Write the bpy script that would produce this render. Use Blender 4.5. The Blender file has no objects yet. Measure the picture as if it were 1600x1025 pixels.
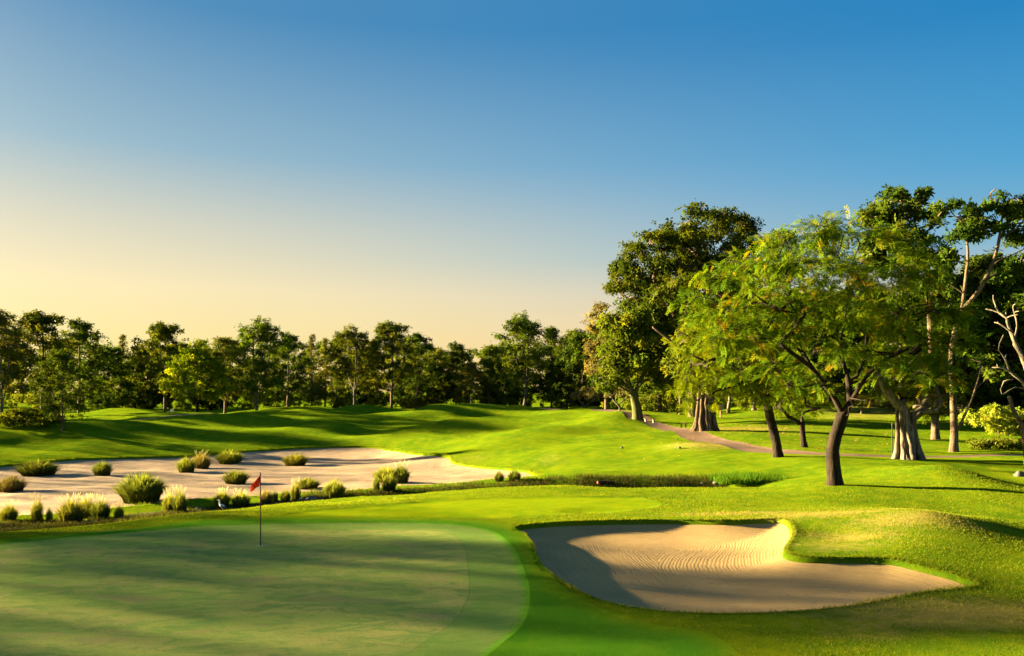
import bpy, bmesh, math, random
import numpy as np
from mathutils import Vector, Matrix
from mathutils import geometry as mgeo

# ------------------------------------------------------------------ camera, light, exposure
SC = bpy.context.scene
COL = SC.collection
F = 1256.0            # focal length in photo pixels (1600 wide)
CX, HY = 800.0, 612.0
EYE = 4.43
cam = bpy.data.cameras.new('camera')
camo = bpy.data.objects.new('camera', cam)
COL.objects.link(camo)
cam.sensor_width = 36.0
cam.lens = 36.0 * F / 1600.0
cam.shift_y = (HY - 512.5) / 1600.0
cam.clip_start = 0.1
cam.clip_end = 9000
camo.location = (0, 0, EYE)
camo.rotation_euler = (math.pi / 2, 0, 0)
SC.camera = camo

SUN_EL = math.radians(11.5)
SUN_AZ = math.radians(-71.0)       # from +Y towards +X
SUN_DIR = Vector((math.sin(SUN_AZ) * math.cos(SUN_EL), math.cos(SUN_AZ) * math.cos(SUN_EL), math.sin(SUN_EL)))
sl = bpy.data.lights.new('sun', 'SUN')
sl.energy = 5.0
sl.color = (1.0, 0.80, 0.42)
sl.angle = math.radians(0.9)
so = bpy.data.objects.new('sun', sl)
COL.objects.link(so)
so.rotation_euler = SUN_DIR.to_track_quat('Z', 'Y').to_euler()
so.location = (-60, 0, 40)

SC.view_settings.view_transform = 'Standard'
SC.view_settings.look = 'None'
SC.view_settings.gamma = 1.0
SC.view_settings.use_curve_mapping = False
SC.view_settings.exposure = 3.5


def lin(r, g, b):
    def f(c):
        c /= 255.0
        return c / 12.92 if c <= 0.04045 else ((c + 0.055) / 1.055) ** 2.4
    return (f(r), f(g), f(b), 1.0)


class NT:
    """tiny node helper"""
    def __init__(self, tree):
        self.t = tree

    def n(self, typ, **kw):
        nd = self.t.nodes.new(typ)
        for k, v in kw.items():
            if k.startswith('i_'):
                nd.inputs[k[2:].replace('_', ' ')].default_value = v
            else:
                setattr(nd, k, v)
        return nd

    def l(self, a, b):
        self.t.links.new(a, b)

    def math(self, op, a, b=None, c=None, clamp=False):
        nd = self.t.nodes.new('ShaderNodeMath')
        nd.operation = op
        nd.use_clamp = clamp
        for i, v in enumerate((a, b, c)):
            if v is None:
                continue
            if isinstance(v, (int, float)):
                nd.inputs[i].default_value = v
            else:
                self.l(v, nd.inputs[i])
        return nd.outputs[0]

    def mix(self, f, a, b, blend='MIX'):
        nd = self.t.nodes.new('ShaderNodeMix')
        nd.data_type = 'RGBA'
        nd.blend_type = blend
        for i, v in ((0, f), (6, a), (7, b)):
            if isinstance(v, (int, float)):
                nd.inputs[i].default_value = v
            elif isinstance(v, tuple):
                nd.inputs[i].default_value = v if len(v) == 4 else (*v, 1)
            else:
                self.l(v, nd.inputs[i])
        return nd.outputs[2]

    def noise(self, vec, scale, detail=3, rough=0.55, dist=0.0):
        nd = self.n('ShaderNodeTexNoise')
        nd.inputs['Scale'].default_value = scale
        nd.inputs['Detail'].default_value = detail
        nd.inputs['Roughness'].default_value = rough
        nd.inputs['Distortion'].default_value = dist
        if vec is not None:
            self.l(vec, nd.inputs['Vector'])
        return nd.outputs['Fac']

    def ramp(self, fac, stops, interp='LINEAR'):
        nd = self.n('ShaderNodeValToRGB')
        cr = nd.color_ramp
        cr.interpolation = interp
        while len(cr.elements) < len(stops):
            cr.elements.new(0.5)
        for e, (p, c) in zip(cr.elements, stops):
            e.position = p
            e.color = c if len(c) == 4 else (*c, 1)
        self.l(fac, nd.inputs[0])
        return nd.outputs[0]

    def step(self, fac, lo, hi):
        nd = self.n('ShaderNodeMapRange')
        nd.interpolation_type = 'SMOOTHSTEP'
        nd.inputs[1].default_value = lo
        nd.inputs[2].default_value = hi
        self.l(fac, nd.inputs[0])
        return nd.outputs[0]


# ------------------------------------------------------------------ sky
SKY_STRENGTH = 0.10
W = bpy.data.worlds.new('World')
SC.world = W
W.use_nodes = True
wn = NT(W.node_tree)
bg = W.node_tree.nodes['Background']
bg.inputs[1].default_value = SKY_STRENGTH
nish = wn.n('ShaderNodeTexSky')
nish.sky_type = 'NISHITA'
nish.sun_disc = False
nish.sun_elevation = SUN_EL
nish.sun_rotation = SUN_AZ
nish.dust_density = 1.5
tc = wn.n('ShaderNodeTexCoord')
sep = wn.n('ShaderNodeSeparateXYZ')
wn.l(tc.outputs['Generated'], sep.inputs[0])
zz = wn.math('MAXIMUM', sep.outputs[2], 0.0)
# side: 1 towards the sun, 0 away from it
hl = wn.math('SQRT', wn.math('MAXIMUM', wn.math('SUBTRACT', 1.0, wn.math('MULTIPLY', sep.outputs[2], sep.outputs[2])), 0.0001))
sd = wn.math('DIVIDE', wn.math('ADD', wn.math('MULTIPLY', sep.outputs[0], math.sin(SUN_AZ)),
                               wn.math('MULTIPLY', sep.outputs[1], math.cos(SUN_AZ))), hl)
side = wn.step(sd, -0.42, 0.86)
warm = wn.ramp(zz, [(0.0, lin(255, 222, 128)), (0.055, lin(255, 232, 156)), (0.12, lin(255, 234, 182)), (0.19, lin(218, 214, 192)),
                    (0.27, lin(150, 184, 202)), (0.41, lin(72, 139, 188)), (0.65, lin(74, 134, 186)), (1.0, lin(96, 146, 192))])
cool = wn.ramp(zz, [(0.0, lin(248, 194, 140)), (0.045, lin(252, 198, 162)), (0.09, lin(222, 202, 184)), (0.16, lin(118, 180, 212)),
                    (0.24, lin(68, 162, 214)), (0.38, lin(10, 131, 196)), (0.65, lin(40, 118, 182)), (1.0, lin(84, 136, 188))])
# the sky brightens towards the sun itself
sdot = wn.n('ShaderNodeVectorMath', operation='DOT_PRODUCT')
sdot.inputs[1].default_value = SUN_DIR
wn.l(tc.outputs['Generated'], sdot.inputs[0])
aureole = wn.math('MULTIPLY', wn.math('POWER', wn.math('MAXIMUM', sdot.outputs['Value'], 0.0), 12.0), 1.0)
grad = wn.mix(side, cool, warm)
gscale = wn.n('ShaderNodeVectorMath', operation='SCALE')
gscale.inputs[3].default_value = 10.0 / 2 ** SC.view_settings.exposure * .93
grad = wn.mix(1.0, grad, wn.mix(aureole, (0, 0, 0), (1.0, .80, .48)), 'ADD')
wn.l(grad, gscale.inputs[0])
add = wn.n('ShaderNodeVectorMath', operation='MULTIPLY_ADD')
add.inputs[1].default_value = (0.012, 0.012, 0.01)
wn.l(nish.outputs[0], add.inputs[0])
wn.l(gscale.outputs[0], add.inputs[2])
wn.l(add.outputs[0], bg.inputs[0])

SC.render.engine = 'CYCLES'
SC.cycles.use_denoising = True
SC.cycles.max_bounces = 6
SC.cycles.diffuse_bounces = 3
SC.cycles.transmission_bounces = 4
SC.cycles.transparent_max_bounces = 4

rng = np.random.default_rng(7)
random.seed(7)


# ------------------------------------------------------------------ numpy helpers
def _hash(ix, iy, seed):
    h = (ix * 374761393 + iy * 668265263 + seed * 974634777) & 0xFFFFFFFF
    h = ((h ^ (h >> 13)) * 1274126177) & 0xFFFFFFFF
    return ((h ^ (h >> 16)) & 0xFFFFFF) / float(0xFFFFFF)


def vnoise(x, y, seed=0):
    x = np.asarray(x, float)
    y = np.asarray(y, float)
    ix = np.floor(x).astype(np.int64)
    iy = np.floor(y).astype(np.int64)
    fx = x - ix
    fy = y - iy
    fx = fx * fx * fx * (fx * (fx * 6 - 15) + 10)
    fy = fy * fy * fy * (fy * (fy * 6 - 15) + 10)
    a = _hash(ix, iy, seed)
    b = _hash(ix + 1, iy, seed)
    c = _hash(ix, iy + 1, seed)
    d = _hash(ix + 1, iy + 1, seed)
    return (a + (b - a) * fx) * (1 - fy) + (c + (d - c) * fx) * fy - 0.5


def smooth01(t):
    t = np.clip(t, 0, 1)
    return t * t * (3 - 2 * t)


def unit(v):
    n = np.linalg.norm(v, axis=-1, keepdims=True)
    return v / np.maximum(n, 1e-9)


# ------------------------------------------------------------------ terrain heights
PIXPTS = [
    (100, 1025, 13.47), (450, 1025, 13.47), (800, 1025, 13.47), (1300, 1025, 13.2), (1600, 1025, 12.6), (1500, 950, 16.2), (1250, 968, 15.6),
    (0, 930, 17.4), (400, 930, 17.5), (800, 930, 17.5), (407, 852, 23.2), (0, 848, 24.0), (200, 835, 25.0), (600, 820, 26.8), (800, 820, 26.7),
    (600, 795, 30.3), (900, 785, 32), (0, 834, 26.2), (200, 826, 26.6), (300, 802, 30), (400, 795, 31), (500, 789, 32.5), (700, 769, 36.5),
    (900, 760, 38.5), (1130, 761, 38.5), (1200, 762, 38), (1305, 757, 36.5),
    (60, 820, 36), (200, 806, 38), (350, 798, 41), (440, 782, 40), (640, 766, 42), (0, 830, 33),
    (100, 795, 39.5), (300, 778, 43), (450, 768, 45), (640, 757, 47), (830, 742, 53),
    (220, 750, 54), (400, 735, 62), (600, 725, 66), (50, 760, 50), (300, 715, 75), (0, 728, 66), (200, 714, 73), (400, 701, 82), (520, 697, 86),
    (640, 706, 78), (710, 718, 68), (760, 728, 62),
    (200, 700, 78), (400, 694, 85), (0, 712, 72), (520, 690, 90), (700, 695, 80), (300, 680, 95), (600, 672, 105), (800, 690, 80), (800, 665, 110),
    (950, 690, 75), (1000, 715, 58), (850, 715, 62), (900, 740, 47), (1100, 735, 48), (1000, 755, 42),
    (450, 642, 150), (650, 641, 155), (300, 650, 135), (820, 640, 150), (540, 638, 150), (150, 655, 118), (200, 642, 125), (100, 678, 84),
    (0, 690, 80), (60, 690, 82), (30, 665, 100), (250, 665, 110),
    (905, 648, 125), (950, 645, 130), (1020, 664, 95), (1100, 676, 76), (1150, 650, 100), (1300, 655, 90), (1300, 640, 105),
    (1210, 712, 53), (1257, 700, 59), (1417, 717, 50.5), (1490, 705, 58), (1600, 713, 52), (1560, 690, 68), (1600, 640, 100),
    (1480, 733, 40), (1420, 742, 39), (1590, 742, 42), (1480, 790, 31), (1350, 760, 36), (1550, 800, 29),
    (1440, 804, 26.5), (1340, 806, 27.5), (1600, 834, 25.5), (1400, 850, 22.5), (1300, 840, 24.5), (1560, 880, 21),
    (1237, 830, 25), (1240, 868, 21.5), (1040, 812, 27.8), (830, 850, 23.2), (1100, 957, 16.1), (1520, 912, 18.5),
]
WORLDPTS = [
    (0, 0, 2.5), (-8, 2, 1.7), (8, 2, 2.1), (0, 8, .9), (-5, 8, .5), (6, 8, .9), (0, -20, 2.3), (-25, -10, 1), (25, -10, 1.5),
    (-30, 10, 0), (-30, 25, -.3), (-50, 10, 0), (-60, 30, -.3), (-45, 45, -1.3), (-60, 60, -1.3), (-80, 90, -.5), (-100, 130, .4),
    (30, 20, .5), (40, 45, .5), (60, 70, 1), (65, 110, 2.2), (-100, 185, .4), (60, 180, 1.8), (0, 200, .3), (-50, 250, .5), (50, 250, 1),
    (-70, 172, .2), (-30, 175, .2), (10, 172, .3),
]
_P = [((px - CX) * D / F, D, EYE - (py - HY) * D / F) for px, py, D in PIXPTS] + WORLDPTS
_P = np.array(_P, float)


def warp(x, y):
    yy = np.maximum(np.asarray(y, float), -30.0) + 38.0
    return np.stack([np.asarray(x, float) / yy * 2.0, np.log(yy) * 1.6], -1)


_Q = warp(_P[:, 0], _P[:, 1])


def _tps(r2):
    return np.where(r2 > 1e-12, 0.5 * r2 * np.log(np.maximum(r2, 1e-12)), 0.0)


_n = len(_Q)
_A = np.zeros((_n + 3, _n + 3))
_A[:_n, :_n] = _tps(((_Q[:, None] - _Q[None]) ** 2).sum(-1)) + np.eye(_n) * 1e-4
_A[:_n, _n] = 1
_A[:_n, _n + 1:] = _Q
_A[_n, :_n] = 1
_A[_n + 1:, :_n] = _Q.T
_sol = np.linalg.solve(_A, np.concatenate([_P[:, 2], np.zeros(3)]))


def gauss(x, y, cx, cy, sx, sy, rot=0.0):
    c, s = math.cos(rot), math.sin(rot)
    dx, dy = x - cx, y - cy
    a = (dx * c + dy * s) / sx
    b = (-dx * s + dy * c) / sy
    return np.exp(-0.5 * (a * a + b * b))


def px2x(px, D):
    return (px - CX) * D / F


# mounds on the fairway (x, y, sx, sy, rot, height)
MOUNDS = []
for px, D, sx, sy, rot, h in [
    (470, 118, 4.5, 13, .5, .7), (560, 128, 5, 12, .4, .8), (660, 120, 4.5, 14, .6, .75), (760, 126, 5, 13, .5, .7), (840, 104, 4.2, 12, .6, .8),
    (700, 98, 4, 11, .7, .65), (590, 103, 4, 9, .6, .5), (880, 84, 3.6, 9, .6, .5), (975, 88, 4, 5, .2, .55), (330, 108, 4.5, 11, .7, .7),
    (200, 104, 4, 9, .8, .6), (400, 128, 5, 10, .4, .7), (960, 104, 3.5, 8, .4, .6), (1085, 62, 2.4, 2.6, .2, .22), (120, 90, 4, 8, .9, .5),
    (480, 96, 4, 6, .9, .4), (790, 74, 4, 6, .6, .35), (930, 66, 4, 5, .4, .3),
]:
    MOUNDS.append((px2x(px, D), D, sx, sy, -rot, h * 1.25))


# smaller forms nearer the camera: (x, y, sx, sy, rot, height)
for px, D, sx, sy, rot, h in [
    (1440, 26.2, 2.1, 1.2, .1, .15), (1640, 26.6, 1.8, 1.2, 0, -.20), (1555, 29.5, 2.2, 1.1, .2, -.22), (1660, 38.5, 2.4, 2.6, 0, -.55), (1475, 38.8, 1.7, 1.6, 0, .34),
    (1330, 31.5, 2.4, 1.3, 0, -.16), (960, 97, 4.5, 1.9, .1, .85), (900, 80, 5, 1.6, .15, .62), (1085, 60, 2.6, 1.4, .05, .16), (760, 93, 6, 1.9, .2, .8), (600, 112, 8, 2.3, .15, .85),
    (420, 104, 7, 2.5, .1, .55), (850, 118, 8, 2.6, .1, .8), (250, 93, 6, 2.2, .1, .5), (690, 84, 4.5, 1.7, .3, .35), (1010, 74, 4, 1.3, .1, .50), (520, 132, 10, 3, .1, .5), (1560, 44.5, 3, 1.8, 0, -.30), (1250, 41.5, 2.4, 2.0, 0, -.25), (1290, 27.2, 1.1, .7, .2, .10),
]:
    MOUNDS.append((px2x(px, D), D, sx, sy, -rot, h))
# the shallow ditch behind the green's back ridge
DITCH = [(px2x(px, D), D) for px, D in [(420, 39.5), (540, 40.6), (660, 41.8), (800, 42.6), (950, 42.6), (1120, 42.6)]]


def ditch(x, y):
    d2 = np.full(x.shape, 1e9)
    for (ax, ay), (bx, by) in zip(DITCH[:-1], DITCH[1:]):
        dx, dy = bx - ax, by - ay
        t = np.clip(((x - ax) * dx + (y - ay) * dy) / (dx * dx + dy * dy), 0, 1)
        d2 = np.minimum(d2, (x - ax - t * dx) ** 2 + (y - ay - t * dy) ** 2)
    return np.exp(-d2 / (2 * 1.35 ** 2))


def H0(x, y):
    x = np.asarray(x, float)
    y = np.asarray(y, float)
    shp = np.broadcast(x, y).shape
    xf = np.broadcast_to(x, shp).ravel()
    yf = np.broadcast_to(y, shp).ravel()
    out = np.empty(xf.size)
    for s in range(0, xf.size, 20000):
        xs, ys = xf[s:s + 20000], yf[s:s + 20000]
        q = warp(xs, ys)
        z = _tps(((q[:, None] - _Q[None]) ** 2).sum(-1)) @ _sol[:_n] + _sol[_n] + q @ _sol[_n + 1:]
        fade = smooth01((np.abs(xs) / (ys.clip(0) + 40) - 0.75) / 0.6)
        fade = np.maximum(fade, smooth01((ys - 200) / 80))
        fade = np.maximum(fade, smooth01((-5 - ys) / 30))
        z = z * (1 - fade) + 0.4 * fade
        for cx, cy, sx, sy, rot, h in MOUNDS:
            z = z + h * gauss(xs, ys, cx, cy, sx, sy, rot)
        z = z - .95 * ditch(xs, ys)
        far = smooth01((ys - 60) / 40) * (1 - smooth01((ys - 200) / 60))
        z = z + far * (vnoise(xs / 10 + ys / 40, ys / 17, 3) * 1.15 + vnoise(xs / 5.5 + ys / 30, ys / 8, 5) * .68)
        near = smooth01((ys - 27) / 8)
        z = z + (0.02 + .1 * near) * vnoise(xs / 2.6, ys / 3.2, 9) + near * .035 * vnoise(xs / .9, ys / .9, 11)
        out[s:s + 20000] = z
    return out.reshape(shp)


def hit(px, py, dmin=11.0, dmax=260.0):
    """world point where the sight line of a photo pixel meets the ground"""
    D = np.exp(np.linspace(math.log(dmin), math.log(dmax), 900))
    x = (px - CX) * D / F
    z = EYE - (py - HY) * D / F
    g = H0(x, D)
    b = np.nonzero(z <= g)[0]
    i = b[0] if len(b) else int(np.argmin(z - g))
    if i > 0 and len(b):
        t0, t1 = z[i - 1] - g[i - 1], z[i] - g[i]
        d = D[i - 1] + (D[i] - D[i - 1]) * t0 / (t0 - t1)
    else:
        d = D[i]
    return (px - CX) * d / F, d


def catmull(pts, closed=True, step=0.35):
    pts = np.array(pts, float)
    n = len(pts)
    out = []
    rngi = range(n) if closed else range(n - 1)
    for i in rngi:
        if closed:
            p0, p1, p2, p3 = pts[i - 1], pts[i], pts[(i + 1) % n], pts[(i + 2) % n]
        else:
            p0, p1, p2, p3 = pts[max(i - 1, 0)], pts[i], pts[i + 1], pts[min(i + 2, n - 1)]
        L = np.linalg.norm(p2 - p1)
        k = max(2, int(L / step))
        for t in np.arange(k) / k:
            out.append(0.5 * ((2 * p1) + (-p0 + p2) * t + (2 * p0 - 5 * p1 + 4 * p2 - p3) * t * t + (-p0 + 3 * p1 - 3 * p2 + p3) * t ** 3))
    if not closed:
        out.append(pts[-1])
    return np.array(out)


def inside(poly, x, y):
    x = np.asarray(x)
    y = np.asarray(y)
    r = np.zeros(x.shape, bool)
    bx = (x > poly[:, 0].min()) & (x < poly[:, 0].max()) & (y > poly[:, 1].min()) & (y < poly[:, 1].max())
    if not bx.any():
        return r
    xs, ys = x[bx], y[bx]
    rr = np.zeros(xs.shape, bool)
    j = len(poly) - 1
    for i in range(len(poly)):
        xi, yi = poly[i]
        xj, yj = poly[j]
        if yi != yj:
            c = ((yi > ys) != (yj > ys)) & (xs < (xj - xi) * (ys - yi) / (yj - yi) + xi)
            rr ^= c
        j = i
    r[bx] = rr
    return r


def edge_dist(poly, x, y):
    a = poly
    b = np.roll(poly, -1, 0)
    best = np.full(x.shape, 1e9)
    for i in range(len(a)):
        d = b[i] - a[i]
        L2 = max(d @ d, 1e-9)
        t = np.clip(((x - a[i, 0]) * d[0] + (y - a[i, 1]) * d[1]) / L2, 0, 1)
        best = np.minimum(best, (x - a[i, 0] - t * d[0]) ** 2 + (y - a[i, 1] - t * d[1]) ** 2)
    return np.sqrt(best)


def offset_poly(poly, d):
    """positive d moves inwards"""
    area = 0.5 * np.sum(poly[:, 0] * np.roll(poly[:, 1], -1) - np.roll(poly[:, 0], -1) * poly[:, 1])
    t = np.roll(poly, -1, 0) - np.roll(poly, 1, 0)
    nrm = unit(np.stack([-t[:, 1], t[:, 0]], -1))
    return poly + nrm * d * (1 if area > 0 else -1)


def pixpoly(pp, closed=True, step=0.35, dmin=11.0):
    return catmull([hit(px, py, dmin) for px, py in pp], closed, step)


BUNKER = pixpoly([(805, 823), (850, 817), (930, 813.5), (1040, 812), (1130, 813), (1190, 811), (1222, 811), (1236, 820), (1237, 838), (1226, 858),
                  (1245, 869), (1330, 871), (1390, 873), (1440, 884), (1490, 897), (1523, 911), (1500, 918), (1450, 923), (1400, 932), (1340, 944),
                  (1270, 952), (1180, 957), (1080, 957), (1000, 950), (940, 937), (890, 915), (855, 890), (838, 865), (832, 848), (822, 835)], step=.25)
GREEN = catmull([hit(*p) for p in [(0, 849), (120, 838), (240, 827), (330, 820), (450, 816.5), (600, 815), (700, 818), (765, 828), (798, 850), (818, 888), (828, 925),
                                   (822, 965), (790, 1000)]] + [(-1.2, 12.3), (-5, 10.2), (-12, 10), (-20, 13), (-22, 19)], True, .4)
COLLAR = catmull([hit(*p) for p in [(0, 843), (120, 832), (240, 821), (330, 811), (450, 808), (600, 809), (720, 811), (800, 822), (830, 850), (862, 900), (895, 928),
                                    (950, 955), (1020, 975), (1100, 988), (1150, 1020)]] + [(2.8, 11.2), (-4, 9.0), (-12, 8.6), (-22, 12), (-24, 19)], True, .4)
APRON = pixpoly([(437, 805), (500, 796), (600, 788), (700, 781), (800, 777), (900, 776), (980, 777), (1030, 784), (1018, 794), (950, 799), (880, 803),
                 (800, 808), (720, 809.5), (600, 807.5), (500, 806.5)], step=.4)
WASTE = pixpoly([(-190, 815), (-60, 808), (30, 805), (110, 801), (200, 791), (330, 778), (440, 771), (540, 766), (640, 758), (730, 753), (790, 747), (842, 743),
                 (830, 737), (790, 731), (740, 727), (708, 721), (700, 713), (650, 708), (610, 702), (580, 698), (540, 697), (480, 698.5), (400, 703),
                 (330, 709), (240, 713), (180, 715), (100, 718), (0, 727), (-120, 737), (-220, 752)], step=.6)
CREEK = catmull([hit(px, py) for px, py in [(-190, 824), (0, 816), (80, 813), (150, 812), (200, 804), (300, 795), (400, 786), (470, 780), (540, 776)]]
                + [(px2x(px, D), D) for px, D in [(560, 40.5), (520, 39), (440, 37), (360, 36), (280, 34.5), (200, 33), (100, 31.5), (0, 30.5), (-190, 29)]], True, .6)


def strip(center, w, taper=None):
    c = catmull(center, False, 1.0)
    t = np.gradient(c, axis=0)
    nr = unit(np.stack([-t[:, 1], t[:, 0]], -1))
    wv = (0.5 * w * (1 if taper is None else taper(c)[:, None])) * (1 + .07 * vnoise(np.arange(len(c)) / 3.0, np.zeros(len(c)), 21))[:, None]
    return np.concatenate([c + nr * wv, (c - nr * wv)[::-1]])


PATH_C = [(px2x(px, D), D) for px, D in [(800, 172), (850, 152), (900, 128), (935, 116), (985, 98), (1040, 82), (1100, 69), (1160, 60.5), (1220, 56), (1300, 53.6), (1400, 52.9),
                                         (1500, 52.9), (1620, 53.5), (1800, 55)]]
PATH = strip(PATH_C, 2.9, lambda c: 1 - .52 * smooth01((c[:, 0] - 18) / 6))
LPATH = strip([(px2x(px, D), D) for px, D in [(-60, 96), (60, 98), (150, 103), (230, 109), (300, 117), (345, 126)]], 2.2)
TEE = pixpoly([(955, 702), (985, 694), (1050, 693), (1090, 698), (1075, 704), (1000, 707)], step=.6)

BUNKER_IN = offset_poly(BUNKER, .07)
WASTE_IN = offset_poly(WASTE, .10)


def carve(x, y):
    """ground height with bunkers dug; also returns the distance from the bunker's edge"""
    z = H0(x, y)
    dist = np.zeros(x.shape)
    m = inside(BUNKER, x, y)
    if m.any():
        d = edge_dist(BUNKER, x[m], y[m])
        dist[m] = d
        floor = .32 * (1 - np.exp(-np.maximum(d - .07, 0) / 1.0))
        z[m] -= np.minimum(d / .07, 1) * .15 + floor
        z[m] += .05 * vnoise(x[m] / 1.7, y[m] / 1.7, 31) * smooth01(d / .8)
    m = inside(WASTE, x, y)
    if m.any():
        d = edge_dist(WASTE, x[m], y[m])
        dist[m] = d
        z[m] -= np.minimum(d / .10, 1) * .16 + .12 * (1 - np.exp(-np.maximum(d - .1, 0) / 2.0))
        z[m] += (.10 * vnoise(x[m] / 3.0, y[m] / 3.0, 33) + .05 * vnoise(x[m] / .9, y[m] / .9, 35)) * smooth01(d / 1.2)
    m = inside(APRON, x, y)
    if m.any():
        z[m] -= .025 * smooth01(edge_dist(APRON, x[m], y[m]) / .12)
    m = inside(GREEN, x, y)
    if m.any():
        z[m] -= .02 * smooth01(edge_dist(GREEN, x[m], y[m]) / .12)
    m = inside(PATH, x, y)
    if m.any():
        z[m] -= .05 * smooth01(edge_dist(PATH, x[m], y[m]) / .3)
    # a worn hollow on the apron
    hx, hy = hit(915, 797)
    z -= .13 * gauss(x, y, hx, hy, .75, .32)
    return z, dist


def gz(x, y):
    return float(carve(np.array([x], float), np.array([y], float))[0][0])


# ------------------------------------------------------------------ mesh helpers
def make_mesh(name, verts, faces_list, smooth=False, attrs=None):
    """faces_list: list of int arrays (M,k)"""
    me = bpy.data.meshes.new(name)
    verts = np.asarray(verts, np.float32)
    me.vertices.add(len(verts))
    me.vertices.foreach_set('co', verts.ravel())
    loops = np.concatenate([f.ravel() for f in faces_list]).astype(np.int32)
    counts = np.concatenate([np.full(len(f), f.shape[1]) for f in faces_list]).astype(np.int32)
    starts = np.concatenate([[0], np.cumsum(counts)[:-1]]).astype(np.int32)
    me.loops.add(len(loops))
    me.polygons.add(len(counts))
    me.loops.foreach_set('vertex_index', loops)
    me.polygons.foreach_set('loop_start', starts)
    if smooth:
        me.polygons.foreach_set('use_smooth', np.ones(len(counts), bool))
    for k, v in (attrs or {}).items():
        v = np.asarray(v, np.float32)
        if v.ndim == 1:
            a = me.attributes.new(k, 'FLOAT', 'POINT')
            a.data.foreach_set('value', v)
        else:
            a = me.attributes.new(k, 'FLOAT_COLOR', 'POINT')
            if v.shape[1] == 3:
                v = np.concatenate([v, np.ones((len(v), 1), np.float32)], 1)
            a.data.foreach_set('color', v.ravel())
    me.update(calc_edges=True)
    return me


def link(name, me, mat=None, parent=None, loc=None, **props):
    o = bpy.data.objects.new(name, me)
    COL.objects.link(o)
    if mat is not None and me is not None and not me.materials:
        me.materials.append(mat)
    if parent is not None:
        o.parent = parent
    if loc is not None:
        o.location = loc
    for k, v in props.items():
        o[k] = v
    return o


def thing(name, label, cat, loc=(0, 0, 0), rz=0.0, scale=1.0, group=None):
    o = bpy.data.objects.new(name, None)
    COL.objects.link(o)
    o.empty_display_size = .2
    o.location = loc
    o.rotation_euler = (0, 0, rz)
    o.scale = (scale,) * 3
    o['label'] = label
    o['category'] = cat
    if group:
        o['group'] = group
    return o


class Tubes:
    """collects swept tubes into one vertex / face list"""
    def __init__(self):
        self.v, self.f, self.n = [], [], 0

    def add(self, pts, rad, k=6, cap=True, jitter=0.0):
        pts = np.asarray(pts, float)
        rad = np.asarray(rad, float)
        m = len(pts)
        t = unit(np.gradient(pts, axis=0))
        ref = np.array([0, 0, 1.0]) if abs(t[0, 2]) < .8 else np.array([1.0, 0, 0])
        u = unit(np.cross(t, ref))
        w = np.cross(t, u)
        ang = np.arange(k) / k * 2 * math.pi
        rr = rad[:, None] * (1 + jitter * (rng.random((m, k)) - .5))
        ring = pts[:, None] + rr[..., None] * (np.cos(ang)[None, :, None] * u[:, None] + np.sin(ang)[None, :, None] * w[:, None])
        i = np.arange(m - 1)[:, None] * k
        j = np.arange(k)[None]
        jn = (j + 1) % k
        q = np.stack([i + j, i + jn, i + k + jn, i + k + j], -1).reshape(-1, 4) + self.n
        self.v.append(ring.reshape(-1, 3))
        self.f.append(q)
        self.n += m * k
        if cap:
            self.v.append(pts[-1:] + t[-1:] * rad[-1] * .6)
            b = self.n - k
            tri = np.stack([b + j[0], b + jn[0], np.full(k, self.n)], -1)
            self.n += 1
            self.f.append(tri)

    def mesh(self, name, smooth=True, attrs=None):
        q = [f for f in self.f if f.shape[1] == 4]
        t = [f for f in self.f if f.shape[1] == 3]
        fl = []
        if q:
            fl.append(np.concatenate(q))
        if t:
            fl.append(np.concatenate(t))
        return make_mesh(name, np.concatenate(self.v), fl, smooth, attrs)


def rot_frames(nrm, spin):
    """orthonormal frames (N,3,3) whose third row is nrm"""
    a = np.where(np.abs(nrm[:, 2:3]) < .9, np.array([[0, 0, 1.0]]), np.array([[1.0, 0, 0]]))
    u = unit(np.cross(a, nrm))
    w = np.cross(nrm, u)
    c, s = np.cos(spin)[:, None], np.sin(spin)[:, None]
    return np.stack([u * c + w * s, -u * s + w * c, nrm], 1)


def scatter(tv, tf, pos, frames, scale):
    """instances of a small template as arrays"""
    N, k = len(pos), len(tv)
    v = np.einsum('kj,nji->nki', tv, frames) * scale[:, None, None] + pos[:, None]
    f = [(x[None] + (np.arange(N) * k)[:, None, None]).reshape(-1, x.shape[1]) for x in tf]
    return v.reshape(-1, 3), f


# ------------------------------------------------------------------ materials
def new_mat(name):
    m = bpy.data.materials.new(name)
    m.use_nodes = True
    nt = m.node_tree
    for nd in list(nt.nodes):
        if nd.type != 'OUTPUT_MATERIAL':
            nt.nodes.remove(nd)
    k = NT(nt)
    out = [nd for nd in nt.nodes if nd.type == 'OUTPUT_MATERIAL'][0]
    return m, k, out


def principled(k, out, color, rough=.8, bump=None, strength=.5, dist=.02, spec=.25):
    p = k.n('ShaderNodeBsdfPrincipled')
    p.inputs['Roughness'].default_value = rough
    p.inputs['Specular IOR Level'].default_value = spec
    if isinstance(color, tuple):
        p.inputs['Base Color'].default_value = color if len(color) == 4 else (*color, 1)
    else:
        k.l(color, p.inputs['Base Color'])
    if bump is not None:
        b = k.n('ShaderNodeBump')
        b.inputs['Strength'].default_value = strength
        b.inputs['Distance'].default_value = dist
        k.l(bump, b.inputs['Height'])
        k.l(b.outputs[0], p.inputs['Normal'])
    k.l(p.outputs[0], out.inputs[0])
    return p


def objco(k):
    return k.n('ShaderNodeTexCoord').outputs['Object']


def mapped(k, vec, scale, rotz=0.0):
    m = k.n('ShaderNodeMapping')
    m.inputs['Scale'].default_value = scale
    m.inputs['Rotation'].default_value = (0, 0, rotz)
    k.l(vec, m.inputs[0])
    return m.outputs[0]


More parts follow.
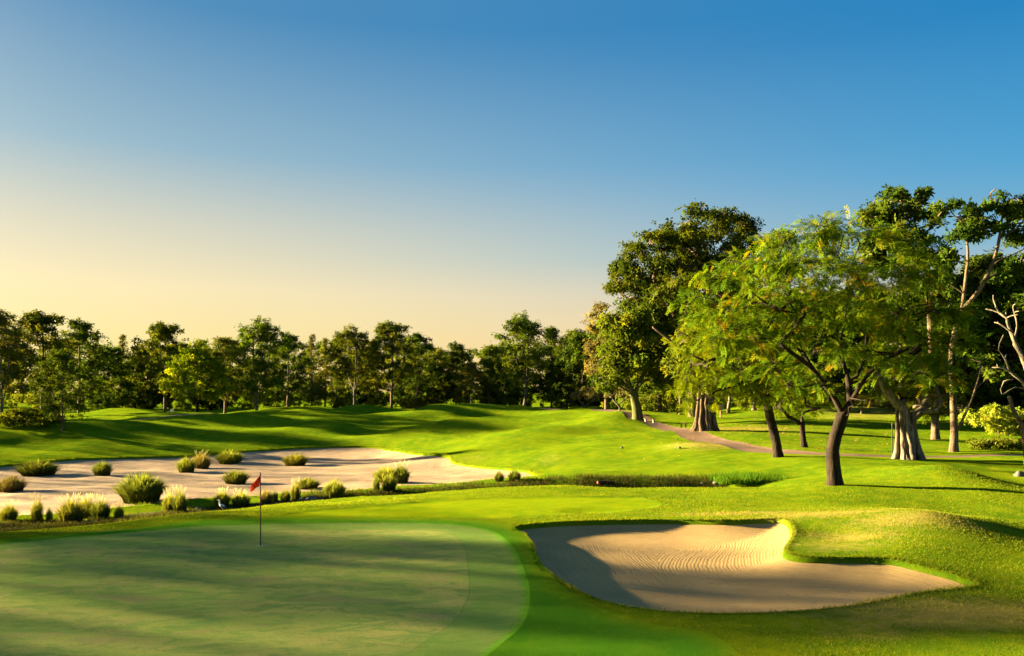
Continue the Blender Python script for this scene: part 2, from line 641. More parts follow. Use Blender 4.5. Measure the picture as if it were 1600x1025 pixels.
def attr(k, name, out='Fac'):
    a = k.n('ShaderNodeAttribute')
    a.attribute_name = name
    return a.outputs[out]


def turf_material(name, dark, mid, light, dryc, fine, bump, dist, dry_bias=0.0, stretch=1.0, blend=None):
    m, k, out = new_mat(name)
    co = objco(k)
    big = k.noise(mapped(k, co, (1, stretch, 1)), .16, 3, .6)
    med = k.noise(mapped(k, co, (1, stretch, 1)), 1.1, 4, .65, .4)
    sm = k.noise(co, fine, 3, .7)
    c = k.mix(k.step(big, .36, .64), mid, dark)
    c = k.mix(k.math('MULTIPLY', k.step(med, .42, .68), .75), c, light)
    if blend:
        d2, m2, l2 = blend
        e2 = k.math('ADD', attr(k, 'rim'), k.math('MULTIPLY', k.math('SUBTRACT', k.noise(co, 2.2, 4, .65), .5), .7))
        c2 = k.mix(k.math('MULTIPLY', k.step(med, .42, .68), .75), k.mix(k.step(big, .36, .64), m2, d2), l2)
        c = k.mix(k.step(e2, -.05, .75), c2, c)
    sp = k.step(sm, .30, .72)
    c = k.mix(k.math('MULTIPLY', k.math('SUBTRACT', 1.0, sp), .45), c, tuple(v * .45 for v in dark[:3]))
    dn = k.math('ADD', attr(k, 'dry'), k.math('MULTIPLY', k.math('SUBTRACT', k.noise(co, 2.3, 5, .7, .5), .5), 1.1))
    dn = k.math('ADD', dn, dry_bias)
    c = k.mix(k.math('MULTIPLY', k.step(dn, .25, .85), .8), c, dryc)
    h = k.math('ADD', sm, k.math('MULTIPLY', med, .8))
    principled(k, out, c, .9, h, bump, dist, 0.0)
    return m


M = {}
ROUGH3 = ((.075, .145, .005), (.130, .195, .005), (.205, .235, .006))
M['rough'] = turf_material('rough_turf', (.075, .145, .005), (.130, .195, .005), (.205, .235, .006), (.32, .235, .06), 38, 1.0, .06)
M['apron'] = turf_material('fairway_turf', (.135, .215, .004), (.180, .245, .004), (.235, .27, .005), (.28, .25, .05), 55, .9, .035, blend=ROUGH3)
M['collar'] = turf_material('collar_turf', (.045, .155, .008), (.066, .185, .009), (.095, .205, .010), (.22, .22, .05), 55, .7, .03, blend=ROUGH3)


def green_material():
    m, k, out = new_mat('putting_green_turf')
    co = objco(k)
    st = mapped(k, co, (.55, 1.0, 1), .12)
    a = k.noise(st, .55, 5, .62, .6)
    b = k.noise(mapped(k, co, (.8, 1.6, 1), -.2), 1.7, 5, .68, .8)
    d = k.noise(co, 26, 3, .7)
    c = k.mix(k.step(a, .40, .62), (.200, .250, .055), (.285, .275, .075))
    c = k.mix(k.math('MULTIPLY', k.step(b, .45, .62), .75), c, (.115, .195, .045))
    c = k.mix(k.math('MULTIPLY', k.step(k.noise(st, 1.05, 4, .6, .5), .53, .70), .7), c, (.27, .205, .088))
    c = k.mix(k.math('MULTIPLY', k.step(d, .35, .7), .42), c, (.10, .145, .03))
    # faint line left by the collar mower, at a set distance from the green's edge
    e = attr(k, 'edge')
    en = k.math('ADD', e, k.math('MULTIPLY', k.math('SUBTRACT', k.noise(co, 1.5, 2), .5), .08))
    ln = k.math('SUBTRACT', 1.0, k.step(k.math('ABSOLUTE', k.math('SUBTRACT', en, 1.35)), .008, .03))
    c = k.mix(k.math('MULTIPLY', ln, .35), c, (.05, .11, .03))
    band = k.math('SUBTRACT', 1.0, k.step(en, 1.25, 1.45))
    c = k.mix(k.math('MULTIPLY', band, .5), c, (.10, .20, .03))
    fe = k.math('ADD', e, k.math('MULTIPLY', k.math('SUBTRACT', k.noise(co, 7, 4, .7), .5), .45))
    c = k.mix(k.step(fe, .0, .30), (.066, .180, .010), c)
    principled(k, out, c, .9, d, .4, .014, 0.0)
    return m


M['green'] = green_material()


def sand_material(name, light, dark, raked):
    m, k, out = new_mat(name)
    co = objco(k)
    big = k.noise(co, .5, 4, .6, .3)
    c = k.mix(k.step(big, .33, .68), dark, light)
    g = k.noise(co, 90, 2, .7)
    c = k.mix(k.math('MULTIPLY', k.step(g, .3, .75), .25), c, tuple(v * .6 for v in dark[:3]))
    md = k.noise(co, 6, 4, .7)
    c = k.mix(k.math('MULTIPLY', k.step(md, .5, .75), .35), c, tuple(v * .7 for v in dark[:3]))
    if raked:
        e = attr(k, 'edge')
        wob = k.math('MULTIPLY', k.math('SUBTRACT', k.noise(co, .35, 1, .5), .5), .75)
        wob2 = k.math('MULTIPLY', k.math('SUBTRACT', k.noise(co, 3.0, 4, .7), .5), .13)
        ph = k.math('ADD', k.math('ADD', e, wob), wob2)
        lines = k.math('SINE', k.math('MULTIPLY', ph, 66.0))
        lines2 = k.math('SINE', k.math('MULTIPLY', ph, 27.0))
        vis = k.step(k.noise(co, .9, 3), .34, .52)
        ln = k.math('MULTIPLY', k.math('ADD', lines, k.math('MULTIPLY', lines2, .5)), vis)
        h = k.math('ADD', k.math('MULTIPLY', ln, .30), k.math('ADD', k.math('MULTIPLY', md, .9), k.math('MULTIPLY', g, .35)))
        c = k.mix(k.math('MULTIPLY', k.step(ln, .0, 1.1), .30), c, tuple(v * .55 for v in dark[:3]))  # rake lines darkened in the colour, standing in for shading of their relief
        principled(k, out, c, .95, h, .34, .018, .1)
    else:
        h = k.math('ADD', md, k.math('ADD', k.math('MULTIPLY', k.noise(co, 1.6, 3), 1.5), k.math('MULTIPLY', g, .25)))
        c = k.mix(k.math('MULTIPLY', k.step(k.noise(mapped(k, co, (.4, 1.6, 1)), .55, 4, .65), .52, .66), .4), c, tuple(v * .72 for v in dark[:3]))
        principled(k, out, c, .95, h, .6, .08, .1)
    return m


M['sand'] = sand_material('raked_bunker_sand', (.36, .235, .095), (.28, .185, .078), True)
M['waste'] = sand_material('waste_area_sand', (.37, .25, .155), (.29, .20, .12), False)


def soil_material():
    m, k, out = new_mat('creek_bed_soil')
    co = objco(k)
    a = k.noise(co, .9, 5, .65, .4)
    b = k.noise(co, 9, 4, .7)
    c = k.mix(k.step(a, .46, .66), (.058, .042, .025), (.050, .066, .014))
    c = k.mix(k.math('MULTIPLY', k.step(b, .45, .7), .5), c, (.13, .10, .06))
    principled(k, out, c, .9, k.math('ADD', b, a), .9, .12, .1)
    return m


M['soil'] = soil_material()


def path_material():
    m, k, out = new_mat('cart_path_paving')
    co = objco(k)
    a = k.noise(co, .8, 4, .6)
    b = k.noise(co, 30, 3, .7)
    c = k.mix(k.step(a, .35, .65), (.165, .095, .056), (.125, .074, .045))
    c = k.mix(k.math('MULTIPLY', k.step(b, .45, .7), .4), c, (.10, .065, .045))
    principled(k, out, c, .85, b, .4, .015, .2)
    return m


M['path'] = path_material()

# ------------------------------------------------------------------ ground sheets
def build_ground():
    P = []
    D = 4.0
    while D < 250:
        step = max(.22, .0125 * D)
        us = np.arange(-.80, .80, max(.0085, step * .62 / D if D < 20 else .0085))
        j = (rng.random((len(us), 2)) - .5)
        P.append(np.stack([us * D + j[:, 0] * .3 * .0085 * D, np.full(len(us), D) + j[:, 1] * .4 * step], -1))
        D += step
    P = np.concatenate(P)
    # extra points inside the near bunker
    bx = np.arange(0, 11, .17)
    by = np.arange(16, 28, .17)
    g = np.stack(np.meshgrid(bx, by), -1).reshape(-1, 2) + (rng.random((len(bx) * len(by), 2)) - .5) * .08
    ins = inside(BUNKER_IN, g[:, 0], g[:, 1])
    P = np.concatenate([P[~inside(BUNKER, P[:, 0], P[:, 1])], g[ins]])
    # the outside, coarse, out to the horizon
    o = []
    for r in np.concatenate([np.arange(2, 300, 6.0), 300 * 1.35 ** np.arange(10)]):
        k = int(max(10, min(160, 2 * math.pi * r / 6)))
        a = np.arange(k) / k * 2 * math.pi + r
        o.append(np.stack([np.cos(a) * r, np.sin(a) * r], -1))
    o = np.concatenate(o)
    inview = (o[:, 1] > 3.8) & (o[:, 1] < 251) & (np.abs(o[:, 0]) < .82 * o[:, 1])
    P = np.concatenate([P, o[~inview]])
    loops = [BUNKER, BUNKER_IN, GREEN, COLLAR, APRON, WASTE, WASTE_IN, CREEK, PATH, LPATH, TEE]
    # keep loose points off the outlines so that no slivers appear
    keep = np.ones(len(P), bool)
    for Lp in loops:
        cell = set()
        for c in Lp:
            s = .1 if Lp is BUNKER or Lp is BUNKER_IN else .15
            cell.add((round(c[0] / s), round(c[1] / s)))
        s = .1 if Lp is BUNKER or Lp is BUNKER_IN else .15
        kk = np.round(P / s).astype(int)
        keep &= np.array([(a, b) not in cell for a, b in kk])
    P = P[keep]
    verts = list(map(tuple, P))
    edges = []
    for Lp in loops:
        b = len(verts)
        n = len(Lp)
        verts += [tuple(p) for p in Lp]
        edges += [(b + i, b + (i + 1) % n) for i in range(n)]
    res = mgeo.delaunay_2d_cdt([Vector(v) for v in verts], edges, [], 0, 1e-4, False)
    V = np.array([(v.x, v.y) for v in res[0]])
    T = np.array([f for f in res[2] if len(f) == 3], int)
    c = V[T].mean(1)
    a = V[T]
    area2 = (a[:, 1, 0] - a[:, 0, 0]) * (a[:, 2, 1] - a[:, 0, 1]) - (a[:, 2, 0] - a[:, 0, 0]) * (a[:, 1, 1] - a[:, 0, 1])
    T[area2 < 0] = T[area2 < 0][:, ::-1]
    z, dist = carve(V[:, 0], V[:, 1])
    V3 = np.concatenate([V, z[:, None]], 1)
    dg = np.zeros(len(V))
    mg = inside(GREEN, V[:, 0], V[:, 1])
    dg[mg] = edge_dist(GREEN, V[mg, 0], V[mg, 1])
    mc = inside(offset_poly(COLLAR, -.02), V[:, 0], V[:, 1])
    rim = np.zeros(len(V))
    rim[mc] = edge_dist(COLLAR, V[mc, 0], V[mc, 1])
    ma = inside(APRON, V[:, 0], V[:, 1]) & ~mc
    rim[ma] = edge_dist(APRON, V[ma, 0], V[ma, 1])
    edge = np.where(mg, dg, dist)
    x, y = V[:, 0], V[:, 1]
    dry = np.zeros(len(V))
    for px, D, sx, sy, h in [(1430, 25.6, 2.3, 1.1, .66), (1290, 27.8, 2.2, 1.0, .72), (1160, 28.9, 2.4, .45, .70), (1330, 24.2, 1.6, .9, .62), (1090, 61, 2.6, 2.2, .75), (1160, 78, 6, 5, .6), (1040, 80, 3, 6, .35),
                             (1500, 15.8, 2.6, 1.3, .75), (1380, 14.8, 1.5, .8, .5), (1300, 22.8, 1.6, 1.0, .55), (1210, 62, 5, 4, .25), (1400, 100, 10, 6, .6), (860, 60, 1.5, 4, .4), (740, 66, 2, 3, .4),
                             (300, 29.5, 2.5, 1.0, .4), (120, 26.5, 3, .6, .4), (1350, 95, 7, 4, .5), (1000, 100, 6, 8, .3), (500, 27, 1.5, .5, .2)]:
        dry = np.maximum(dry, h * gauss(x, y, px2x(px, D), D, sx, sy))
    lab = np.zeros(len(T), int)
    for i, poly in ((8, TEE), (7, LPATH), (6, PATH), (5, CREEK), (4, APRON), (3, COLLAR), (2, GREEN), (9, WASTE_IN), (1, BUNKER_IN)):
        lab[inside(poly, c[:, 0], c[:, 1])] = i
    spec = {0: ('ground', 'rough'), 1: ('bunker_sand', 'sand'), 2: ('putting_green', 'green'), 3: ('green_collar', 'collar'), 4: ('fairway', 'apron'),
            5: ('creek_bed', 'soil'), 6: ('cart_path', 'path'), 7: ('cart_path', 'path'), 8: ('tee_ground', 'apron'), 9: ('waste_area_sand', 'waste')}
    for i, (nm, mt) in spec.items():
        t = T[lab == i]
        used, inv = np.unique(t.ravel(), return_inverse=True)
        me = make_mesh(nm, V3[used], [inv.reshape(-1, 3)], True, {'dry': dry[used], 'edge': edge[used], 'rim': rim[used]})
        link(nm, me, M[mt], kind='structure')


build_ground()


# ------------------------------------------------------------------ vegetation materials
def leaf_material(name, trans=.45, gloss=.02, bright=.85):
    m, k, out = new_mat(name)
    c = attr(k, 'col', 'Color')
    oi = k.n('ShaderNodeObjectInfo')
    hv = k.n('ShaderNodeHueSaturation')
    k.l(c, hv.inputs['Color'])
    k.l(k.math('MULTIPLY_ADD', oi.outputs['Random'], .03, .485), hv.inputs['Hue'])
    k.l(k.math('MULTIPLY_ADD', oi.outputs['Random'], .3, bright), hv.inputs['Value'])
    d = k.n('ShaderNodeBsdfDiffuse')
    t = k.n('ShaderNodeBsdfTranslucent')
    k.l(hv.outputs[0], d.inputs[0])
    tcol = k.mix(1.0, hv.outputs[0], (1.25, 1.1, .45), 'MULTIPLY')
    k.l(tcol, t.inputs[0])
    mx = k.n('ShaderNodeMixShader')
    mx.inputs[0].default_value = trans
    k.l(d.outputs[0], mx.inputs[1])
    k.l(t.outputs[0], mx.inputs[2])
    g = k.n('ShaderNodeBsdfGlossy')
    g.inputs['Roughness'].default_value = .45
    mg = k.n('ShaderNodeMixShader')
    mg.inputs[0].default_value = gloss
    k.l(mx.outputs[0], mg.inputs[1])
    k.l(g.outputs[0], mg.inputs[2])
    k.l(mg.outputs[0], out.inputs[0])
    return m


def bark_material(name, a, b, scale=6.0, bump=.9):
    m, k, out = new_mat(name)
    co = objco(k)
    st = mapped(k, co, (scale, scale, scale * .22))
    n = k.noise(st, 1.0, 5, .7, .6)
    n2 = k.noise(co, 1.3, 3, .6)
    c = k.mix(k.step(n, .36, .66), a, b)
    c = k.mix(k.math('MULTIPLY', k.step(n2, .5, .7), .4), c, tuple(v * .5 for v in a))
    principled(k, out, c, .9, n, bump, .06, .15)
    return m


M['leaf'] = leaf_material('leaf', .44, .0, 1.12)
M['leaf_dense'] = leaf_material('dense_leaf', .36, .0, 1.0)
M['blade'] = leaf_material('grass_blade', .5, .0)
M['bark_dark'] = bark_material('dark_bark', (.008, .0055, .004), (.034, .021, .012))
M['bark_mid'] = bark_material('brown_bark', (.055, .038, .024), (.15, .10, .06))
M['bark_pale'] = bark_material('pale_bark', (.060, .047, .032), (.20, .165, .12), 4.0)
M['bark_moss'] = bark_material('mossy_bark', (.05, .06, .014), (.12, .11, .04))


def ellipse_leaf(L, wd, droop=0.0, k=2):
    """flat leaf along +x with a fold, as 4 verts"""
    return np.array([[0, 0, 0], [L * .5, wd * .5, -droop * .3 * L], [L, 0, -droop * L], [L * .5, -wd * .5, -droop * .3 * L]])


def spray_template(n=5, L=1.0, wd=.42, seed=0):
    r = np.random.default_rng(seed)
    V, Fq = [], []
    for i in range(n):
        a = i / n * 2 * math.pi + r.uniform(-.4, .4)
        lf = ellipse_leaf(L * r.uniform(.7, 1.1), wd * r.uniform(.8, 1.2), r.uniform(-.1, .5))
        lf[:, 2] += r.uniform(-.15, .15)
        c, s = math.cos(a), math.sin(a)
        R = np.array([[c, -s, 0], [s, c, 0], [0, 0, 1]])
        off = np.array([r.uniform(-.25, .25), r.uniform(-.25, .25), r.uniform(-.2, .2)])
        V.append(lf @ R.T + off)
        Fq.append(np.arange(4) + 4 * i)
    return np.concatenate(V), [np.array(Fq)]


def frond_template(pairs=5):
    """pinnate leaf along +x, drooping, leaflets in pairs"""
    V, Ft = [], []
    for i in range(pairs):
        t = (i + .6) / pairs
        ln = .42 * (1 - .5 * abs(t - .45))
        for s in (-1, 1):
            p = np.array([t, 0, -.35 * t * t])
            d = np.array([.5, s * .86, -.15]) * ln
            e = np.array([.21, 0, -.1 * t])
            Ft.append(np.arange(3) + len(V))
            V += [p - e * .5, p + d, p + e * .5 + d * .35]
    return np.array(V), [np.array(Ft)]


SPRAYS = [spray_template(5, seed=i) for i in range(3)]
FROND = frond_template()
LEAFINESS = {'spray': 5.0, 'frond': 7.0}


def crown_arrays(lobes, size, density, palette, style='spray', clump=1.0, r=None, up=.45):
    """leaves filling the crown's lobes: (center, rx, ry, rz)"""
    r = r or rng
    VV, FF, CC = [], [], []
    base = 0
    pal = np.array(palette, float)
    for (c, rx, ry, rz) in lobes:
        c = np.asarray(c, float)
        rad = np.array([rx, ry, rz])
        n = int(LEAFINESS[style] * density * (rx * ry * rz) ** (2 / 3.0) / size ** 2)
        n = max(n, 6)
        ns = max(4, int(n / 14 / clump))
        sd = unit(r.normal(size=(ns, 3))) * (r.random((ns, 1)) ** .42)
        sub = c + sd * rad
        sval = np.clip(r.normal(.5, .28, ns), 0, 1)
        w = r.integers(0, ns, n)
        spread = rad * (.17 if style == 'frond' else .23) * clump ** .4
        p = sub[w] + r.normal(size=(n, 3)) * spread * np.array([1, 1, .65])
        outw = unit((p - c) / rad)
        nr = unit(outw * .7 + np.array([0, 0, up]) + r.normal(size=(n, 3)) * .55)
        # colour: random tone per clump and per leaf
        mixv = sval[w] + r.normal(0, .16, n) if style != 'frond' else .22 + .30 * sval[w] + r.normal(0, .20, n)
        t = np.clip(mixv, 0, .999) * (len(pal) - 1)
        i = t.astype(int)
        f = (t - i)[:, None]
        col = pal[i] * (1 - f) + pal[i + 1] * f
        sc = size * r.uniform(.6, 1.25, n)
        if style == 'frond':
            # fronds point outwards and hang
            d = unit(outw * np.array([1, 1, .35]) + r.normal(size=(n, 3)) * .6)
            up3 = unit(np.array([0, 0, 1.0]) + r.normal(size=(n, 3)) * .35)
            s = unit(np.cross(up3, d))
            u3 = np.cross(d, s)
            fr = np.stack([d, s, u3], 1)
            v, fl = scatter(FROND[0], FROND[1], p, fr, sc)
            k = len(FROND[0])
        else:
            tv, tf = SPRAYS[int(r.integers(0, 3))]
            fr = rot_frames(nr, r.uniform(0, 6.28, n))
            v, fl = scatter(tv, tf, p, fr, sc)
            k = len(tv)
        VV.append(v)
        FF.append(fl[0] + base)
        CC.append(np.repeat(col * r.uniform(.85, 1.15, (n, 1)), k, 0))
        base += len(v)
    return np.concatenate(VV), [np.concatenate(FF)], np.concatenate(CC)


def skeleton(trunks, targets, root_r, tip=.012, twigs=3, lobes=None, r=None, taper_top=.5, seg=.5, sides=7, maxr=None):
    """trunks: list of polylines, the first starts at the ground; targets: lobe centres reached by branches; returns a Tubes"""
    r = r or rng
    pos, par = [], []
    for ti, tl in enumerate(trunks):
        tl = catmull(tl, False, seg) if len(tl) > 2 else np.array(tl, float)
        if ti == 0:
            prev = -1
        else:
            prev = int(np.argmin(((np.array(pos) - tl[0]) ** 2).sum(1)))
            tl = tl[1:]
        for q in tl:
            pos.append(np.array(q, float))
            par.append(prev)
            prev = len(pos) - 1
    n_auth = len(pos)
    z0 = pos[0][2]
    top = max(q[2] for q in pos)
    order = sorted(range(len(targets)), key=lambda i: min(((np.array(targets[i]) - q) ** 2).sum() for q in pos[:n_auth]))
    for i in order:
        c = np.array(targets[i], float)
        A = np.array(pos)
        d = np.linalg.norm(A - c, axis=1)
        low = z0 + .38 * (min(c[2], top) - z0)
        cost = d + 1.6 * np.maximum(0, A[:, 2] - c[2] + .25 * d) + 8 * np.maximum(0, low - A[:, 2])
        b = int(np.argmin(cost))
        p0 = A[b]
        L = d[b]
        if L < .15:
            continue
        pd = unit(p0 - A[par[b]]) if par[b] >= 0 else np.array([0, 0, 1.0])
        p1 = p0 + (pd * .5 + unit(c - p0) * .5 + np.array([0, 0, .15])) * L * .45
        k = max(2, int(L / seg))
        prev = b
        for t in (np.arange(k) + 1) / k:
            q = p0 * (1 - t) ** 2 + 2 * p1 * t * (1 - t) + c * t * t
            if t < 1:
                q = q + r.normal(size=3) * .05 * min(L, 3)
            pos.append(q)
            par.append(prev)
            prev = len(pos) - 1
        if lobes is not None:
            _, rx, ry, rz = lobes[i]
            for _k in range(twigs):
                e = c + unit(r.normal(size=3) + np.array([0, 0, .3])) * np.array([rx, ry, rz]) * r.uniform(.6, .95)
                st = len(pos) - 1 - int(r.integers(0, max(1, k // 2)))
                m = pos[st] * .5 + e * .5 + r.normal(size=3) * .08 * rx + np.array([0, 0, .08 * rz])
                pos.append(m)
                par.append(st)
                pos.append(e)
                par.append(len(pos) - 2)
    N = len(pos)
    A = np.array(pos)
    kids = [[] for _ in range(N)]
    for i, p in enumerate(par):
        if p >= 0:
            kids[p].append(i)
    R = np.zeros(N)
    for i in range(N - 1, -1, -1):
        R[i] = max(tip ** 1.75, sum(R[j] for j in kids[i]) * 1.02)
    R = R ** (1 / 1.75)
    R *= root_r / R[0]
    R = np.maximum(R, tip)
    tb = Tubes()
    # chains: follow the thickest child
    stack = [(0, None)]
    while stack:
        i, p = stack.pop()
        chain = [i]
        while kids[chain[-1]]:
            ks = sorted(kids[chain[-1]], key=lambda j: -R[j])
            for j in ks[1:]:
                stack.append((j, chain[-1]))
            chain.append(ks[0])
        pts = [A[j] for j in chain]
        rad = [R[j] for j in chain]
        if p is not None:
            pts = [A[p]] + pts
            rad = [min(R[p] * .9, rad[0] * 1.15)] + rad
        pts = np.array(pts)
        rad = np.array(rad)
        if p is None:
            h = pts[:, 2] - pts[0, 2]
            rad = rad * (1 + .32 * np.exp(-h / (root_r * 1.4)))
            pts = np.concatenate([pts[:1] - [[0, 0, .4]], pts])
            rad = np.concatenate([rad[:1] * 1.1, rad])
        if len(pts) < 2:
            continue
        kk = sides + 3 if rad[0] > .15 else (sides if rad[0] > .06 else (5 if rad[0] > .03 else 3))
        tb.add(pts, rad, kk, True, .12 if rad[0] > .1 else 0)
    return tb


PAL_FLAME = [(.026, .052, .004), (.048, .086, .004), (.072, .114, .005), (.105, .128, .006), (.17, .115, .007), (.19, .072, .009)]
PAL_BRIGHT = [(.046, .082, .004), (.078, .122, .004), (.112, .152, .005), (.15, .165, .007)]
PAL_DARK = [(.018, .034, .005), (.030, .050, .006), (.046, .070, .007), (.070, .088, .009)]  # dark leaves, deepened to stand in for shade among the grove trees
PAL_MID = [(.028, .048, .006), (.050, .074, .007), (.080, .102, .009), (.112, .122, .011)]
PAL_DARKM = [(.022, .040, .005), (.038, .062, .006), (.062, .086, .007), (.092, .108, .009)]
PAL_OLIVE = [(.040, .056, .009), (.062, .080, .011), (.092, .102, .016), (.12, .105, .026)]
PAL_TAN = [(.075, .068, .022), (.10, .09, .028), (.13, .11, .04), (.09, .10, .022)]


def make_tree(name, label, loc, trunks, lobes, root_r, palette, size, density, bark, leaf='leaf', style='spray', seed=1, clump=1.0,
              group=None, twigs=3, tip=.012, seg=.5, up=.45):
    r = np.random.default_rng(seed)
    t = thing(name, label, 'tree', loc, group=group)
    tb = skeleton(trunks, [l[0] for l in lobes], root_r, tip, twigs, lobes, r, seg=seg)
    tr = link('trunk', tb.mesh('trunk'), M[bark], t)
    if density > 0:
        v, f, c = crown_arrays(lobes, size, density, palette, style, clump, r, up)
        cr = link('crown', make_mesh('crown', v, f, False, {'col': c}), M[leaf], t)
    return t


def copy_thing(t, loc, rz, scale, label=None, group=None, sz=None):
    c = t.copy()
    COL.objects.link(c)
    c.location = loc
    c.rotation_euler = (0, 0, rz)
    c.scale = (scale, scale, sz or scale)
    if label:
        c['label'] = label
    if group:
        c['group'] = group
    for ch in list(t.children):
        d = ch.copy()
        COL.objects.link(d)
        d.parent = c
        for g in list(ch.children):
            e = g.copy()
            COL.objects.link(e)
            e.parent = d
    return c


def px_tree(D, base, trunks_px, lobes_px, depth_n=2, seed=0, flat=.85):
    """turn traced limbs and lobes into metres about the trunk's foot; lobes get real depth front to back"""
    r = np.random.default_rng(seed)
    bx, by = base
    s = D / F
    T = []
    for tl in trunks_px:
        pts = []
        for j, q in enumerate(tl):
            dy = q[2] if len(q) > 2 else 0.0
            pts.append(((q[0] - bx) * s, dy, (by - q[1]) * s))
        T.append(pts)
    xs = np.array([(l[0] - bx) * s for l in lobes_px])
    cx = (xs.min() + xs.max()) / 2
    hw = (xs.max() - xs.min()) / 2 + .6
    L = []
    for (px, py, rx, ry) in lobes_px:
        x, z = (px - bx) * s, (by - py) * s
        rx, rz = rx * s, ry * s
        span = flat * math.sqrt(max(.05, 1 - ((x - cx) / hw) ** 2)) * hw
        for k in range(depth_n):
            u = (k + .5) / depth_n * 2 - 1
            y = span * (u + r.uniform(-.25, .25))
            L.append(((x + r.uniform(-.12, .12) * rx, y, z + r.uniform(-.15, .15) * rz), rx * r.uniform(.85, 1.1), max(rx, rz) * r.uniform(.8, 1.1), rz * r.uniform(.85, 1.1)))
    return T, L


def foot(px, D, sink=.05):
    x = px2x(px, D)
    return (x, D, gz(x, D) - sink)


# ------------------------------------------------------------------ trees on the right
def feature(name, label, px, py, D, trunks, lobes, root_r, palette, size, density, bark, **kw):
    dn = kw.pop('depth_n', 2)
    sh = kw.pop('shrink', 1.0)
    lobes = [(a, b, c * sh, d * sh) for a, b, c, d in lobes]
    flat = kw.pop('flat', .85)
    T, L = px_tree(D, (px, py), trunks, lobes, dn, kw.get('seed', 0), flat)
    loc = foot(px, D)
    # keep the traced height above the ground even where the ground is a little off
    return make_tree(name, label, loc, T, L, root_r, palette, size, density, bark, **kw)


feature('flame_tree', 'spreading feathery tree with yellow-orange seed tints and dark crooked trunk behind the sand bunker', 1305, 757, 36.5,
        [[(1305, 757), (1302, 725), (1301, 700), (1306, 678), (1312, 660), (1317, 645)],
         [(1317, 645), (1302, 622, -.3), (1283, 602, -.6), (1262, 580, -1.0), (1232, 558, -1.3), (1203, 540, -1.5)],
         [(1317, 645), (1306, 615, .4), (1294, 590, .8), (1276, 562, 1.0), (1262, 530, 1.1), (1255, 490, 1.2)],
         [(1317, 645), (1328, 615, -.5), (1338, 590, -.9), (1352, 570, -1.2), (1385, 548, -1.5), (1420, 535, -1.6)],
         [(1328, 615), (1330, 580, .5), (1325, 545, .8), (1330, 500, .8), (1335, 450, .6)],
         [(1338, 590), (1362, 560, .9), (1375, 520, 1.4), (1385, 480, 1.7)]],
        [(1225, 372, 34, 20), (1262, 362, 30, 18), (1290, 385, 45, 26), (1335, 382, 40, 24), (1368, 400, 36, 24), (1165, 405, 40, 26), (1205, 420, 46, 30),
         (1130, 430, 36, 26), (1255, 425, 46, 30), (1305, 432, 46, 30), (1355, 445, 46, 30), (1400, 440, 38, 28), (1095, 470, 34, 28), (1145, 478, 42, 28),
         (1195, 480, 44, 30), (1245, 485, 44, 28), (1300, 490, 44, 28), (1355, 500, 44, 28), (1405, 495, 42, 28), (1445, 490, 36, 28), (1110, 520, 36, 26),
         (1165, 530, 40, 26), (1215, 525, 34, 22), (1395, 545, 44, 26), (1440, 540, 40, 28), (1462, 575, 30, 22), (1185, 575, 32, 20), (1285, 545, 34, 20),
         (1340, 550, 34, 20), (1410, 590, 34, 18), (1255, 600, 20, 14), (1320, 622, 12, 10)],
        .30, PAL_FLAME, .44, 4.2, 'bark_dark', style='frond', seed=11, twigs=5, clump=1.7, seg=.35)

feature('leaning_tree', 'dark leaning trunk with bright low hanging foliage left of the flame tree by the path', 1216, 713, 52,
        [[(1216, 713), (1213, 690), (1206, 660), (1200, 635), (1199, 610), (1196, 575)],
         [(1200, 635), (1180, 605, -.6), (1150, 575, -1), (1115, 560, -1.3)],
         [(1199, 610), (1215, 570, .5), (1225, 540, .8)]],
        [(1090, 565, 30, 24), (1075, 595, 24, 22), (1120, 590, 32, 24), (1150, 600, 26, 20), (1130, 545, 38, 28), (1085, 525, 32, 26), (1165, 560, 36, 26), (1180, 605, 26, 20),
         (1200, 570, 34, 26), (1215, 600, 28, 20), (1235, 560, 28, 26), (1110, 490, 34, 28), (1150, 500, 36, 28), (1080, 625, 14, 14), (1100, 615, 20, 16)],
        .29, PAL_BRIGHT, .48, 3.6, 'bark_dark', style='frond', seed=12, twigs=3, clump=1.2)

feature('small_tree', 'small slim dark-trunked tree with low round foliage behind the leaning trunk', 1257, 701, 59,
        [[(1257, 701), (1254, 675), (1253, 650), (1252, 630)], [(1254, 668), (1240, 657, -.3), (1228, 652, -.5)]],
        [(1250, 615, 26, 20), (1275, 610, 26, 22), (1228, 628, 18, 13), (1262, 640, 18, 10), (1290, 622, 20, 16), (1240, 590, 26, 20), (1272, 585, 24, 18), (1217, 640, 12, 9)],
        .2, PAL_BRIGHT, .48, 3.2, 'bark_dark', style='frond', seed=13)

feature('tall_dark_tree', 'tallest dark green rounded crown behind the flame tree on its left', 1085, 655, 96,
        [[(1085, 655), (1082, 600), (1078, 540), (1072, 490)], [(1078, 540), (1050, 490, -.5), (1020, 440, -1)], [(1072, 490), (1100, 430, .6), (1120, 390, 1)]],
        [(975, 415, 20, 22), (990, 440, 30, 30), (1012, 385, 26, 22), (1040, 375, 26, 22), (1030, 420, 36, 34), (1070, 385, 30, 26), (1078, 355, 26, 20), (1110, 365, 32, 24), (1140, 348, 28, 20),
         (1165, 365, 24, 20), (1090, 410, 40, 34), (1145, 400, 36, 30), (1000, 480, 34, 30), (1050, 470, 40, 34), (1100, 460, 40, 34), (1020, 520, 36, 30), (1075, 520, 40, 30), (1150, 450, 34, 34),
         (962, 452, 16, 18)],
        .62, PAL_DARKM, .46, 3.1, 'bark_mid', leaf='leaf_dense', seed=14, clump=2.2, shrink=.88, tip=.02, seg=1.2)

